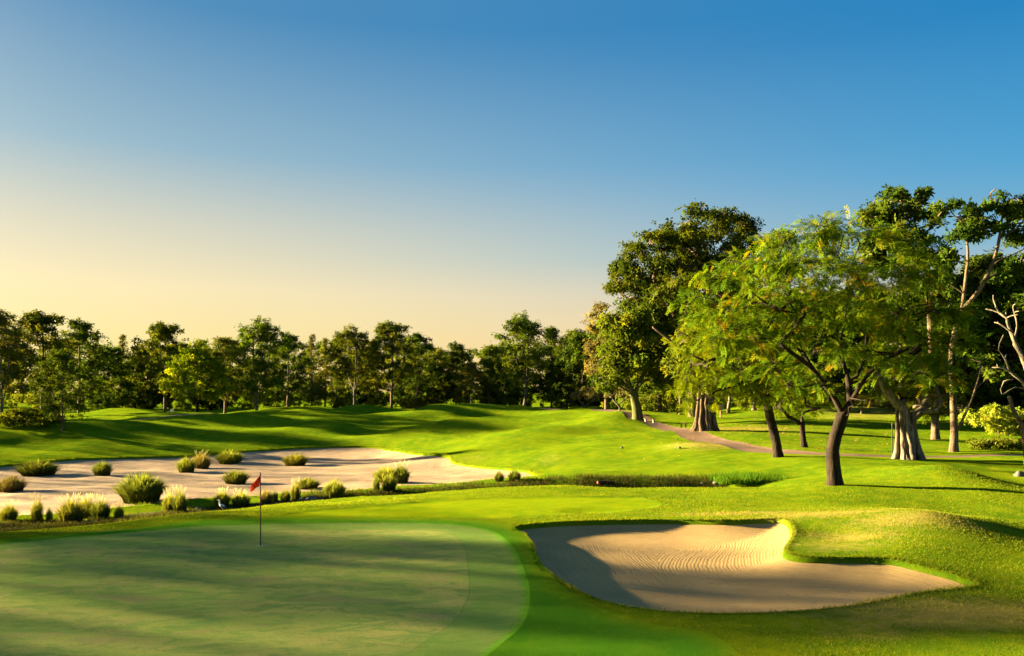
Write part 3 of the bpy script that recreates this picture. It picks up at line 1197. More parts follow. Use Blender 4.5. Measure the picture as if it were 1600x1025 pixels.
feature('mossy_tree', 'light green tree with thick mossy forked trunk beside the cart path', 997, 651, 92,
        [[(997, 651), (995, 630), (990, 612), (984, 597), (982, 585)], [(984, 597), (972, 575, -.5), (958, 560, -.8)], [(990, 612), (1000, 590, .5), (1012, 570, .8), (1022, 550, .9)],
         [(995, 630), (996, 600, .3), (998, 570, .3)]],
        [(960, 570, 26, 22), (940, 590, 16, 16), (975, 545, 30, 24), (1005, 555, 30, 24), (1035, 565, 28, 22), (955, 535, 26, 20), (985, 515, 30, 24), (1020, 525, 32, 24), (1045, 540, 26, 24),
         (965, 500, 24, 20), (1000, 490, 26, 22), (1030, 590, 20, 14), (945, 560, 16, 16), (1060, 585, 18, 16)],
        .55, PAL_MID, .50, 3.4, 'bark_moss', seed=15, clump=1.4, tip=.018, seg=.8)

feature('sparse_tree', 'thin brownish sparse crown poking out left of the tall dark tree', 948, 640, 128,
        [[(948, 640), (947, 590), (945, 545), (943, 510)]],
        [(938, 478, 16, 14), (950, 500, 20, 16), (930, 505, 14, 14), (945, 530, 22, 18), (925, 540, 16, 16), (955, 555, 22, 18), (930, 570, 22, 18), (965, 520, 16, 16)],
        .35, PAL_TAN, .55, 1.5, 'bark_mid', seed=16, clump=2, tip=.02, seg=1)

feature('tall_open_tree', 'tall airy tree with pale lit limbs reaching to the top right above a double trunk', 1490, 706, 58,
        [[(1490, 706), (1491, 675), (1490, 640), (1489, 600), (1487, 560), (1492, 520), (1503, 485)],
         [(1503, 485), (1525, 455, -.3), (1540, 425, -.4), (1553, 390, -.4), (1560, 345, -.4)], [(1540, 425), (1565, 405, .4), (1590, 395, .7), (1612, 385, 1)],
         [(1503, 485), (1513, 440, .4), (1520, 390, .6), (1510, 345, .5), (1498, 335, .5)],
         [(1491, 680), (1500, 655, -.3), (1511, 625, -.5), (1520, 590, -.7), (1525, 560, -.7)]],
        [(1490, 325, 24, 18), (1515, 335, 28, 22), (1545, 315, 22, 17), (1575, 320, 24, 18), (1605, 325, 26, 20), (1500, 365, 26, 20), (1540, 355, 30, 20), (1580, 355, 30, 22), (1615, 370, 30, 26),
         (1480, 395, 22, 18), (1600, 405, 28, 20), (1640, 400, 30, 30), (1570, 430, 24, 16), (1465, 430, 22, 20), (1535, 565, 24, 18), (1560, 585, 22, 16)],
        .27, PAL_DARK, .42, 3.6, 'bark_mid', leaf='leaf_dense', seed=17, clump=1.3, tip=.02, seg=.7, depth_n=1, flat=.5)

feature('narrow_tree', 'narrow dark tree with two leafy heads above the right of the flame tree', 1462, 700, 70,
        [[(1462, 700), (1460, 640), (1456, 560), (1452, 480), (1444, 420)], [(1444, 420), (1438, 380, .3), (1430, 345, .5)], [(1452, 480), (1420, 420, -.4), (1395, 370, -.5)]],
        [(1385, 330, 26, 18), (1430, 325, 18, 16), (1360, 352, 20, 15), (1398, 352, 30, 22), (1440, 348, 18, 14), (1385, 385, 30, 22), (1425, 385, 28, 22), (1410, 420, 36, 26), (1450, 425, 26, 24),
         (1450, 470, 34, 30), (1480, 500, 34, 30)],
        .32, PAL_DARK, .48, 3.6, 'bark_mid', leaf='leaf_dense', seed=18, clump=1.5, tip=.02, seg=.8)


def fig_tree(px, py, D, label, trunk_r, height_px, lobes, bark, palette, seed, lean=0.0, roots=9, style='spray', limbs=()):
    """strangler fig: a core of fused stems with separate hanging roots round it"""
    r = np.random.default_rng(seed)
    s = D / F
    T, L = px_tree(D, (px, py), [[(px, py), (px + lean * .3, py - height_px * .5), (px + lean, py - height_px)]] + [list(l) for l in limbs], lobes, 2, seed)
    t = thing('strangler_fig', label, 'tree', foot(px, D))
    tb = skeleton(T, [l[0] for l in L], trunk_r * .78, .02, 2, L, r, seg=.8)
    link('trunk', tb.mesh('trunk'), M[bark], t)
    v, f, c = crown_arrays(L, .48, 3.2, palette, style, 1.3, r)
    link('crown', make_mesh('crown', v, f, False, {'col': c}), M['leaf'], t)
    H = height_px * s
    for i in range(roots):
        a = i / roots * 6.283 + r.uniform(-.2, .2)
        n = 9
        h = np.linspace(-.3, H * r.uniform(.65, 1.0), n)
        tw = a + np.cumsum(r.normal(0, .09, n))
        rr = trunk_r * (1.0 + .42 * np.exp(-h / (trunk_r * 1.2))) * np.linspace(1.0, .72, n)
        pts = np.stack([np.cos(tw) * rr + lean * s * (h / H) ** 1, np.sin(tw) * rr, h], -1)
        q = Tubes()
        rad = trunk_r * r.uniform(.16, .30) * (1 + .35 * np.exp(-h / trunk_r)) * np.linspace(1, .6, n)
        q.add(pts, rad, 7, True, .15)
        link('aerial_root', q.mesh('aerial_root'), M[bark], t)
    return t


fig_tree(1101, 673, 75, 'thick ribbed strangler fig trunk by the bend of the cart path next to the sign', 0.82, 95,
         [(1085, 575, 26, 18), (1110, 560, 30, 22), (1140, 575, 28, 20), (1075, 545, 26, 22), (1120, 525, 34, 24), (1160, 545, 30, 24), (1060, 570, 20, 16), (1150, 510, 30, 24), (1180, 570, 26, 20), (1090, 510, 30, 24)],
         'bark_mid', PAL_MID, 21, 2, 12, limbs=[[(1103, 590), (1080, 560), (1052, 535), (1020, 510)]])
fig_tree(1420, 718, 50.5, 'pale grey strangler fig with fused roots to the right of the flame tree', .62, 95,
         [(1400, 600, 26, 18), (1440, 590, 30, 20), (1475, 600, 24, 18), (1425, 560, 34, 22), (1470, 565, 28, 20), (1385, 575, 24, 16), (1450, 640, 22, 14), (1462, 618, 20, 14), (1400, 540, 30, 22)],
         'bark_pale', PAL_MID, 22, -8, 11, style='frond', limbs=[[(1416, 640), (1398, 625), (1380, 600), (1370, 570)]])


# ------------------------------------------------------------------ far trees: kinds
def blob_lobes(r, H, Wd, n, z0=.32, shape='round'):
    L = []
    for i in range(n):
        t = r.uniform(0, 1)
        z = H * (z0 + (1 - z0) * t)
        if shape == 'round':
            R = Wd * .5 * math.sqrt(max(.10, 1 - abs(2 * t - .85) ** 2.0))
        elif shape == 'flat':
            R = Wd * .5 * (.45 + .55 * t)
            z = H * (z0 + (1 - z0) * (.35 + .6 * t))
        else:
            R = Wd * .5 * (1.05 - t)
        a = r.uniform(0, 6.283)
        q = R * math.sqrt(r.uniform(.15, 1))
        s = Wd * r.uniform(.10, .17)
        L.append(((math.cos(a) * q, math.sin(a) * q, min(z, H - s * .5)), s, s, s * r.uniform(.6, .85)))
    if shape == 'round':
        for i in range(8):
            a = i * .785 + r.uniform(-.4, .4)
            q = Wd * r.uniform(.10, .30)
            s = Wd * r.uniform(.11, .16)
            L.append(((math.cos(a) * q, math.sin(a) * q, H * r.uniform(.74, .94) - s * .4), s, s, s * .9))
    L.append(((0, 0, H - Wd * .10), Wd * .12, Wd * .12, Wd * .11))
    return L


def far_kind(seed, H, Wd, n, shape, pal, bark, root_r, fork=2, z0=.32, size=.52, dens=1.0, clump=1.5, leaf='leaf_dense', lean=0.0):
    r = np.random.default_rng(seed)
    L = blob_lobes(r, H, Wd, n, z0, shape)
    f0 = H * z0 * r.uniform(.55, .9)
    tr = [[(0, 0, 0), (lean * .3 + r.normal(0, .08), r.normal(0, .08), f0 * .5), (lean * .6, 0, f0), (lean, r.normal(0, .3), H * .62), (lean * 1.1, 0, H * .86)]]
    for k in range(fork):
        a = k / max(1, fork) * 6.283 + r.uniform(-.6, .6)
        tr.append([(lean * .6, 0, f0), (math.cos(a) * Wd * .14 + lean * .6, math.sin(a) * Wd * .14, f0 + H * .16), (math.cos(a) * Wd * .26 + lean * .7, math.sin(a) * Wd * .26, H * r.uniform(.55, .72))])
    t = thing('broadleaf_tree', 'tree', 'tree')
    tb = skeleton(tr, [l[0] for l in L], root_r, .03, 1, L, r, seg=1.2, sides=5)
    link('trunk', tb.mesh('trunk'), M[bark], t)
    v, f, c = crown_arrays(L, size, dens, pal, 'spray', clump, r, .5)
    link('crown', make_mesh('crown', v, f, False, {'col': c}), M[leaf], t)
    t['_h'] = H
    return t


def conifer_kind(seed, H, Wd, pal):
    """wispy casuarina: many thin upswept sprays round a straight stem"""
    r = np.random.default_rng(seed)
    n = 46
    L = []
    for i in range(n):
        t = (i + .5) / n
        R = Wd * .5 * (1 - t) ** .7 * r.uniform(.5, 1.05)
        a = i * 2.4
        L.append(((math.cos(a) * R, math.sin(a) * R, H * (.15 + .83 * t)), .65, .65, .95))
    t = thing('casuarina_tree', 'tree', 'tree')
    tb = skeleton([[(0, 0, 0), (0.05, 0, H * .3), (0, .05, H * .65), (0, 0, H)]], [l[0] for l in L], .22, .02, 0, L, r, seg=1.2, sides=5)
    link('trunk', tb.mesh('trunk'), M['bark_mid'], t)
    v, f, c = crown_arrays(L, .40, 1.0, pal, 'spray', 1.0, r, .7)
    link('crown', make_mesh('crown', v, f, False, {'col': c}), M['leaf_dense'], t)
    t['_h'] = H
    return t


KIND = {
    'round': far_kind(101, 16, 10.5, 66, 'round', PAL_MID, 'bark_mid', .26, 3, .24),
    'round2': far_kind(102, 16, 9.5, 66, 'round', PAL_DARK, 'bark_mid', .25, 2, .20),
    'broad': far_kind(103, 15, 12, 66, 'round', PAL_OLIVE, 'bark_mid', .27, 4, .24, clump=1.8),
    'open': far_kind(104, 18, 11, 62, 'round', PAL_MID, 'bark_pale', .28, 2, .26, clump=2.0, lean=.7),
    'open2': far_kind(105, 17, 10, 56, 'round', PAL_OLIVE, 'bark_pale', .24, 3, .28, clump=2.2, lean=-.5),
    'dense': far_kind(106, 13, 11, 72, 'round', PAL_DARK, 'bark_dark', .28, 2, .08, dens=1.25),
    'narrow': far_kind(107, 18, 8, 50, 'cone', PAL_DARK, 'bark_mid', .24, 1, .18, clump=1.8),
    'bright': far_kind(108, 13, 11.5, 60, 'round', PAL_BRIGHT, 'bark_dark', .26, 4, .26, leaf='leaf', clump=1.6),
    'casuarina': conifer_kind(109, 17, 5.5, PAL_OLIVE),
}
_first = set()


def put_tree(kind, px, D, top, label, group=None, name=None, rz=None, scale=None):
    x = px2x(px, D)
    g = gz(x, D)
    h = (HY - top) * D / F + EYE - g
    src = KIND[kind]
    s = scale or h / src['_h']
    rz = random.uniform(0, 6.28) if rz is None else rz
    if kind not in _first:
        _first.add(kind)
        src.location = (x, D, g - .1)
        src.rotation_euler = (0, 0, rz)
        src.scale = (s, s, s)
        src['label'] = label
        if group:
            src['group'] = group
        o = src
    else:
        o = copy_thing(src, (x, D, g - .1), rz, s, label)
        if group:
            o['group'] = group
        elif 'group' in o:
            del o['group']
    if name:
        o.name = name
    return o


GT = 'trees of the far tree line'
for kind, px, D, top, label in [
    ('open2', 4, 116, 487, 'sparse yellowish tree with reddish trunk at the left edge of the photo'),
    ('round', 66, 126, 488, 'tall airy tree behind the left hedge, second from the left edge'),
    ('round2', 98, 85, 545, 'small dark tree standing alone on the mown turf at the left'),
    ('round2', 124, 140, 498, 'tall dark tree just behind the small lone tree on the left'),
    ('dense', 170, 150, 541, 'low dense dark green tree left of the narrow bare spire'),
    ('casuarina', 192, 172, 522, 'thin pointed wispy tree rising left of the big rounded crown'),
    ('round', 258, 142, 505, 'big rounded tree behind the white box on the mound'),
    ('bright', 308, 131, 543, 'yellow-green tree with twin dark trunks at the foot of the left mounds'),
    ('broad', 352, 150, 528, 'spreading olive tree between the twin-trunked and the many-stemmed tree'),
    ('open', 402, 138, 494, 'tall tree with several spreading stems at the left centre of the tree line'),
    ('round2', 450, 152, 519, 'dark full tree right of the many-stemmed tree'),
    ('casuarina', 487, 170, 521, 'wispy feathery tree with thin tips among the broad trees'),
    ('casuarina', 508, 176, 528, 'second wispy feathery tree, shorter, left of the forked white trunk'),
    ('open', 553, 152, 507, 'tree with short pale forked trunk near the middle of the tree line'),
    ('round', 612, 154, 504, 'tall rounded tree with straight trunk at the middle of the tree line'),
    ('round2', 650, 162, 519, 'dark tree leaning out right of the tall rounded middle tree'),
    ('broad', 683, 170, 545, 'low dark tree in the dip of the tree line'),
    ('round2', 713, 165, 534, 'dark rounded tree right of the dip in the tree line'),
    ('open2', 735, 150, 566, 'short tree with slim white leaning trunk in the right half of the tree line'),
    ('round', 765, 168, 540, 'mid green tree left of the tallest pointed crown'),
    ('open', 819, 149, 487, 'tallest tree of the far line with forked pale lit trunk'),
    ('narrow', 862, 182, 511, 'pointed tree with a single spike top right of the tallest far tree'),
    ('round2', 886, 176, 524, 'dark tree right of the spike-topped tree'),
    ('dense', 915, 165, 520, 'dense dark tree behind the bare plumeria bushes'),
    ('round', 905, 190, 516, 'pale leafy crown showing over the dense dark tree at right of the far line'),
    ('dense', 560, 178, 545, 'dark low crown behind the short forked pale trunk'),
    ('dense', 660, 182, 552, 'dark crown filling behind the leaning dark tree'),
    ('dense', 790, 182, 540, 'dark crown behind the forked pale lit trunk'),
    ('dense', 330, 176, 550, 'dark crown behind the twin-trunked yellow-green tree'),
    ('dense', 230, 172, 545, 'dark crown behind the big rounded tree on the left'),
]:
    put_tree(kind, px, D, top, label, GT)

GR = 'trees in the grove on the right'
for kind, px, D, top, label in [
    ('round', 1063, 108, 470, 'slender tree with leaning lit trunk in the grove left of the strangler fig'),
    ('open2', 1138, 104, 470, 'slender pale-trunked tree right behind the wooden sign'),
    ('round2', 1030, 118, 430, 'dark tall tree behind the mossy tree'),
    ('open', 1178, 106, 440, 'slim-trunked tree in the grove right of the wooden sign'),
    ('round2', 1240, 118, 450, 'dark grove tree behind the flame tree on its left side'),
    ('dense', 1300, 122, 455, 'dense dark grove tree hidden behind the middle of the flame tree'),
    ('round', 1370, 120, 450, 'dark grove tree behind the flame tree on its right side'),
    ('dense', 1455, 98, 430, 'dark mass of foliage behind the pale strangler fig'),
    ('dense', 1505, 88, 425, 'dark heavy crown behind the limbs of the tall airy tree'),
    ('dense', 1550, 92, 400, 'dark heavy crown right of the pale limbs near the right edge'),
    ('dense', 1600, 84, 415, 'dark heavy crown at the right edge behind the bare branches'),
    ('dense', 1660, 90, 400, 'darkest heavy crown cut by the right edge'),
    ('round2', 1130, 138, 470, 'deep green tree in the back row behind the sign'),
    ('round2', 975, 150, 500, 'deep green tree in the back row left of the mossy tree'),
    ('dense', 1210, 140, 500, 'deep green tree in the back row behind the leaning trunk'),
    ('dense', 1420, 135, 480, 'deep green tree in the back row behind the pale fig'),
]:
    put_tree(kind, px, D, top, label, GR)

# trees to the left of the view that throw the long shade over the green and the sand
GL = 'trees left of the view'
def thin_kind(seed, H, Wd):
    """small-leaved, see-through tree"""
    r = np.random.default_rng(seed)
    L = []
    for i in range(18):
        t_ = (i + .5) / 18
        a = i * 2.4
        q = Wd * .5 * math.sqrt(r.uniform(.05, .8)) * math.sqrt(max(.1, 1 - (2 * t_ - 1) ** 4))
        L.append(((math.cos(a) * q, math.sin(a) * q, H * (.14 + .78 * t_)), 1.6, 1.6, 1.3))
    t = thing('broadleaf_tree', 'tree', 'tree')
    tb = skeleton([[(0, 0, 0), (.1, 0, H * .2), (0, .1, H * .5), (0, 0, H * .85)]], [l[0] for l in L], .17, .012, 0, L, r, seg=1.2, sides=5)
    link('trunk', tb.mesh('trunk'), M['bark_mid'], t)
    v, f, c = crown_arrays(L, .24, THIN, PAL_MID, 'spray', .5, r, .5)
    link('crown', make_mesh('crown', v, f, False, {'col': c}), M['leaf'], t)
    t['_h'] = H
    return t


THIN = .17
KIND['airy'] = thin_kind(110, 16, 6.2)
_sh = (-math.sin(SUN_AZ), -math.cos(SUN_AZ))
_tan = math.tan(SUN_EL)
# (kind, y where the shade crosses x = 0, how far right it reaches, distance left)
for kind, yc, xr, X in [
    ('airy', 27.6, 2.2, -58), ('airy', 25.4, 3.6, -64), ('airy', 26.4, 3.0, -90), ('airy', 23.8, 4.2, -94), ('airy', 20.6, 25, -60), ('airy', 19.4, 25, -84), ('airy', 20.9, 24, -92), ('airy', 18.0, 24, -72), ('airy', 21.2, 26, -104), ('airy', 20.0, 26, -112), ('airy', 20.7, 25, -76),
    ('airy', 16.0, 18, -64), ('airy', 15.0, 20, -92), ('airy', 12.2, 17, -58), ('airy', 8.4, 15, -62), ('airy', 4.6, 13, -60), ('airy', 0.4, 11, -64), ('airy', -5, 9, -60), ('airy', 10.4, 17, -96), ('airy', 6.4, 14, -98), ('airy', 13.8, 19, -108),
    ('airy', 36, -16, -84), ('airy', 42, -12, -100), ('airy', 47, -14, -104), ('airy', 51, -10, -108), ('airy', 57, -9, -112), ('airy', 64, -14, -118), ('airy', 69, -15, -120),
    ('airy', 40.0, -13, -92), ('airy', 44.5, -10, -88), ('airy', 49, -18, -96), ('airy', 53, -4, -98), ('airy', 61, -8, -104), ('airy', 66, -18, -110), ('airy', 72, -14, -112), ('round', 79, -22, -115),
    ('round2', 92, -16, -120),
]:
    SPOTS = [(X, yc, xr)]
    for X, yc, xr in SPOTS:
        k_ = _sh[1] / _sh[0]
        X_, Y_ = X, yc + X * k_
        g = gz(X_, Y_)
        h = (xr - X_) / _sh[0] * _tan + 0.0 - g
        s = h / KIND[kind]['_h']
        args = ((X_, Y_, g - .1), random.uniform(0, 6.28), s)
        if kind == 'airy' and kind not in _first:
            _first.add(kind)
            o = KIND[kind]
            o.location, o.rotation_euler, o.scale = args[0], (0, 0, args[1]), (s, s, s)
            o['label'], o['group'] = 'leafy shade tree beyond the left side of the putting green and waste sand', GL
        else:
            copy_thing(KIND[kind], *args, 'leafy shade tree beyond the left side of the putting green and waste sand', GL)


# ------------------------------------------------------------------ woods behind everything, undergrowth at the tree line's foot
def leaf_mass(name, spots, size, dens, pal, mat, seed):
    r = np.random.default_rng(seed)
    L = []
    for x, y, w, h, n in spots:
        g = float(H0(np.array([x]), np.array([y]))[0])
        for k in range(n):
            a = r.uniform(0, 6.28)
            q = w * .5 * math.sqrt(r.uniform(0, 1))
            s = w * r.uniform(.16, .26)
            z = h * r.uniform(.12, .92)
            L.append(((x + math.cos(a) * q, y + math.sin(a) * q, g + z), s, s, min(s * .8, h * .3)))
    v, f, c = crown_arrays(L, size, dens, pal, 'spray', 1.6, r, .5)
    return link(name, make_mesh(name, v, f, False, {'col': c}), mat, kind='stuff')


sp = []
for px in range(-300, 970, 24):
    D = random.uniform(184, 214)
    sp.append((px2x(px, D), D, random.uniform(6, 10), random.uniform(13, 18.5), 16))
for px in range(960, 2000, 32):
    D = random.uniform(134, 160)
    sp.append((px2x(px, D), D, random.uniform(9, 12), random.uniform(13, 19), 15))
leaf_mass('woods', sp, .85, 1.5, PAL_DARKM, M['leaf_dense'], 301)
sp = []
for px in range(-80, 960, 9):
    D = random.uniform(162, 184)
    sp.append((px2x(px, D), D, random.uniform(3, 6), random.uniform(2.5, 8), 7))
for px in range(960, 1480, 20):
    D = random.uniform(122, 134)
    sp.append((px2x(px, D), D, random.uniform(3, 5), random.uniform(1.2, 4.0), 5))
for px in range(985, 1500, 13):
    D = random.uniform(109, 121)
    sp.append((px2x(px, D), D, random.uniform(3, 5), random.uniform(2.5, 7.0), 6))
for px in range(1440, 1900, 20):
    D = random.uniform(92, 104)
    sp.append((px2x(px, D), D, random.uniform(3, 5), random.uniform(3.0, 6.0), 6))
leaf_mass('undergrowth', sp, .5, .9, PAL_MID[1:] + PAL_OLIVE[1:3], M['leaf'], 302)


# ------------------------------------------------------------------ ornamental grass tufts
PLUME_MAT = leaf_material('grass_plume', .6, .02)


def tuft_blades(seed, n, pal, spread=.5, spiky=0.0):
    """dome of arching blades, one unit wide and one unit high"""
    r = np.random.default_rng(seed)
    V, Fq, C = [], [], []
    pal = np.array(pal, float)
    k = 0
    for i in range(n):
        a = r.uniform(0, 6.283)
        q = math.sqrt(r.uniform(0, 1))
        b = np.array([math.cos(a), math.sin(a), 0]) * q * .36
        d = np.array([math.cos(a + r.normal(0, .5)), math.sin(a + r.normal(0, .5)), 0])
        h = r.uniform(.70, 1.05) * (1 - .34 * q * q)
        out = (q * .45 + r.uniform(0, .30)) * spread * .42
        t = np.array([0, .38, .74, 1.0])
        droop = r.uniform(0, .45) * q * (1 - spiky)
        zz_ = h * (t - droop * t ** 3)
        pts = b[None] + d[None] * (out * t ** 1.7)[:, None] + np.stack([t * 0, t * 0, zz_], -1)
        s = np.array([-d[1], d[0], 0])
        w = r.uniform(.008, .018)
        ww = np.array([w * .7, w, w * .7, 0.001])
        P2 = np.concatenate([pts - s * ww[:, None], pts + s * ww[:, None]])
        V.append(P2)
        for j in range(3):
            Fq.append([k + j, k + j + 1, k + 4 + j + 1, k + 4 + j])
        u = np.clip(r.beta(2, 2), 0, .999) * (len(pal) - 1)
        c = pal[int(u)] * (1 - u % 1) + pal[int(u) + 1] * (u % 1)
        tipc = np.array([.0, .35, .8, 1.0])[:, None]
        cc = c[None] * (.6 + .45 * tipc) * (1 - tipc * .3) + np.array([[.22, .25, .04]]) * tipc * .42  # yellow tips, dark base: partly plant colour, partly sunlit tips painted in
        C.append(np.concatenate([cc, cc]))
        k += 8
    return make_mesh('blades', np.concatenate(V), [np.array(Fq)], False, {'col': np.concatenate(C)})


def tuft_plumes(seed, n):
    """upright feathery seed heads standing above the blades"""
    r = np.random.default_rng(seed)
    V, Fq, C = [], [], []
    k = 0
    for i in range(n):
        a = r.uniform(0, 6.283)
        q = math.sqrt(r.uniform(0, 1)) * .30
        b = np.array([math.cos(a) * q, math.sin(a) * q, .55])
        d = np.array([math.cos(a) * q * .9 + r.normal(0, .06) + .06, math.sin(a) * q * .6, 0])
        top = r.uniform(.98, 1.17)
        for rot in (0, 1.05, 2.1):
            s = np.array([math.cos(rot), math.sin(rot), 0])
            tt = np.array([0, .55, .62, .78, .92, 1.0])
            ww = np.array([.002, .002, .009, .018, .012, .001]) * r.uniform(.5, .95)
            pts = b[None] + d[None] * (tt ** 1.5)[:, None] * .9 + np.stack([tt * 0, tt * 0, tt * (top - .55)], -1)
            V.append(np.concatenate([pts - s * ww[:, None], pts + s * ww[:, None]]))
            for j in range(5):
                Fq.append([k + j, k + j + 1, k + 7 + j, k + 6 + j])
            C.append(np.repeat(np.array([[.46, .45, .42]]) * r.uniform(.8, 1.1), 12, 0))
            k += 12
    return make_mesh('plumes', np.concatenate(V), [np.array(Fq)], False, {'col': np.concatenate(C)})


PG_GREEN = [(.032, .055, .014), (.05, .085, .016), (.085, .115, .022), (.15, .15, .05)]
PG_GOLD = [(.06, .085, .014), (.11, .13, .02), (.18, .18, .03), (.27, .22, .05)]
PG_DRY = [(.10, .085, .04), (.17, .13, .06), (.25, .18, .09), (.14, .15, .04)]
BL = {('green', i): tuft_blades(400 + i, 800, PG_GREEN, 1.15) for i in range(3)}
BL.update({('gold', i): tuft_blades(410 + i, 800, PG_GOLD, 1.1) for i in range(2)})
BL.update({('dry', 0): tuft_blades(420, 800, PG_DRY, 1.25), ('big', 0): tuft_blades(421, 1600, PG_GREEN, 1.15), ('tall', 0): tuft_blades(422, 320, PG_GOLD, .6, .7), ('slim', 0): tuft_blades(423, 260, PG_GREEN, .55, .8)})
PL = [tuft_plumes(430 + i, 11 + 4 * i) for i in range(3)]
GG = 'ornamental grass tufts round the waste sand'
TUFTS = [
    (60, 737, 60, 28, 'green', 0, 'broad low green grass tuft nearest the far left rim of the waste sand'),
    (160, 738, 30, 26, 'green', 0, 'small rounded green grass tuft alone on the left of the waste sand'),
    (18, 761, 44, 28, 'dry', 0, 'brownish shaggy grass tuft at the left edge of the waste sand'),
    (291, 732, 30, 27, 'gold', 0, 'golden grass tuft, the front one of the touching pair in the middle of the sand'),
    (315, 726, 28, 27, 'dry', 1, 'paler feathery grass tuft behind the golden one'),
    (359, 719, 42, 23, 'gold', 0, 'low wide grass tuft at the far rim of the waste sand, left of two'),
    (462, 722, 40, 22, 'gold', 0, 'low wide grass tuft at the far rim of the waste sand, right of two'),
    (369, 749, 40, 26, 'green', 0, 'dark green grass tuft in the middle of the sand left of the flag'),
    (221, 777, 68, 50, 'big', 0, 'largest grass clump, bushy and dark green, on the near sand'),
    (14, 813, 27, 29, 'gold', 2, 'plumed grass tuft at the far left of the dark creek bank'),
    (58, 813, 21, 40, 'tall', 2, 'tall narrow plumed grass tuft on the left of the creek bank'),
    (77, 814, 13, 25, 'slim', 0, 'thin dark grass tuft beside the tall narrow plumed one'),
    (112, 816, 42, 42, 'gold', 3, 'big golden grass clump crowned with white plumes on the creek bank'),
    (136, 809, 28, 36, 'gold', 3, 'plumed grass tuft between the golden clump and the darker one'),
    (158, 811, 30, 36, 'green', 2, 'dark plumed grass tuft right of the golden clump'),
    (186, 812, 15, 26, 'gold', 1, 'small plumed grass tuft at the right end of the left bank row'),
    (265, 800, 22, 34, 'gold', 2, 'left half of the twin plumed grass tufts below the largest clump'),
    (281, 801, 24, 40, 'gold', 2, 'right half of the twin plumed grass tufts below the largest clump'),
    (347, 790, 26, 27, 'gold', 3, 'plumed grass tuft behind the standing wading bird'),
    (376, 790, 32, 25, 'gold', 2, 'plumed bushy grass tuft right of the wading bird'),
    (416, 785, 20, 24, 'dry', 0, 'brownish grass tuft just right of the flagstick'),
    (430, 784, 13, 21, 'slim', 0, 'small green grass tuft second right of the flagstick'),
    (446, 785, 17, 24, 'green', 0, 'dark green upright grass tuft third right of the flagstick'),
    (462, 779, 19, 30, 'tall', 2, 'thin plumed grass tuft behind the row right of the flagstick'),
    (481, 756, 38, 20, 'green', 0, 'low spiky grass tuft on the near edge of the waste sand right of the flag'),
    (523, 776, 34, 31, 'gold', 0, 'yellowish grass tuft with leafy sprigs beside the dark rocks'),
    (588, 766, 15, 27, 'slim', 0, 'narrow grass tuft, the left one of the group of four'),
    (608, 766, 26, 29, 'green', 0, 'rounded dark grass tuft at the front of the group of four'),
    (604, 747, 42, 27, 'gold', 0, 'bright yellow-green grass tuft at the back of the group of four'),
    (627, 748, 28, 32, 'green', 2, 'grass tuft with long thin seed heads at the right of the group of four'),
    (780, 752, 17, 19, 'green', 0, 'small dark grass tuft at the sand tail, left of the pair'),
    (804, 751, 21, 21, 'green', 0, 'small dark grass tuft at the sand tail, right of the pair'),
]
for i, (px, py, w, h, kind, plumes, label) in enumerate(TUFTS):
    x, y = hit(px, py, 29.0)
    s = y / F
    t = thing('grass_tuft', label, 'grass tuft', (x, y, gz(x, y) - .03), random.uniform(0, 6.28), 1.0, GG)
    keys = [k for k in BL if k[0] == kind]
    t.scale = (w * s * 1.0, w * s * 1.0, h * s)
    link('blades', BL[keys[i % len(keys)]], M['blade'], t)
    if plumes:
        link('plumes', PL[plumes - 1], PLUME_MAT, t)


def shrub(name, label, cat, px, D, wpx, hpx, pal, size, dens, seed, depth=None, mat='leaf', n=14):
    r = np.random.default_rng(seed)
    w, h = wpx * D / F, hpx * D / F
    dp = depth or w * .6
    L = []
    for i in range(n):
        u, v = r.uniform(-1, 1), r.uniform(-1, 1)
        z = h * (.25 + .5 * r.uniform(0, 1) * (1 - .5 * u * u))
        L.append(((u * w * .42, v * dp * .42, z), w * .14, dp * .16, h * .28))
    t = thing(name, label, cat, foot(px, D, .02))
    tb = Tubes()
    for i in range(7):
        l = L[i][0]
        tb = Tubes()
        tb.add([(l[0] * .3, l[1] * .3, -.1), (l[0] * .6, l[1] * .6, l[2] * .5), l], [.03, .02, .01], 5)
        link('stem', tb.mesh('stem'), M['bark_mid'], t)
    v, f, c = crown_arrays(L, size, dens, pal, 'spray', 1.2, r, .5)
    link('foliage', make_mesh('foliage', v, f, False, {'col': c}), M[mat], t)
    return t


shrub('hedge', 'low leafy green hedge mound at the left edge below the trees', 'hedge', 28, 88, 130, 30, PAL_MID, .30, 1.6, 501, 5, n=26)
shrub('bush', 'bright yellow-green bushy shrub at the right behind the double trunk', 'bush', 1560, 74, 120, 54, [(.11, .17, .012), (.17, .22, .02), (.25, .26, .04)], .30, 1.9, 502, n=24)
shrub('bush', 'pale straw-green shrub next to the bright bush near the double trunk', 'bush', 1478, 92, 80, 46, [(.12, .12, .03), (.19, .17, .05), (.25, .21, .08)], .32, 1.5, 503, n=18)
shrub('ground_cover', 'low dark green leafy bed along the path at the right edge', 'shrub', 1570, 61, 150, 18, PAL_MID, .28, 1.6, 504, 5, n=26)
shrub('bush', 'dry orange-brown undergrowth shrub behind the pale fig', 'bush', 1365, 108, 90, 26, [(.26, .17, .05), (.22, .15, .05), (.14, .13, .03)], .32, 1.1, 505, n=14)


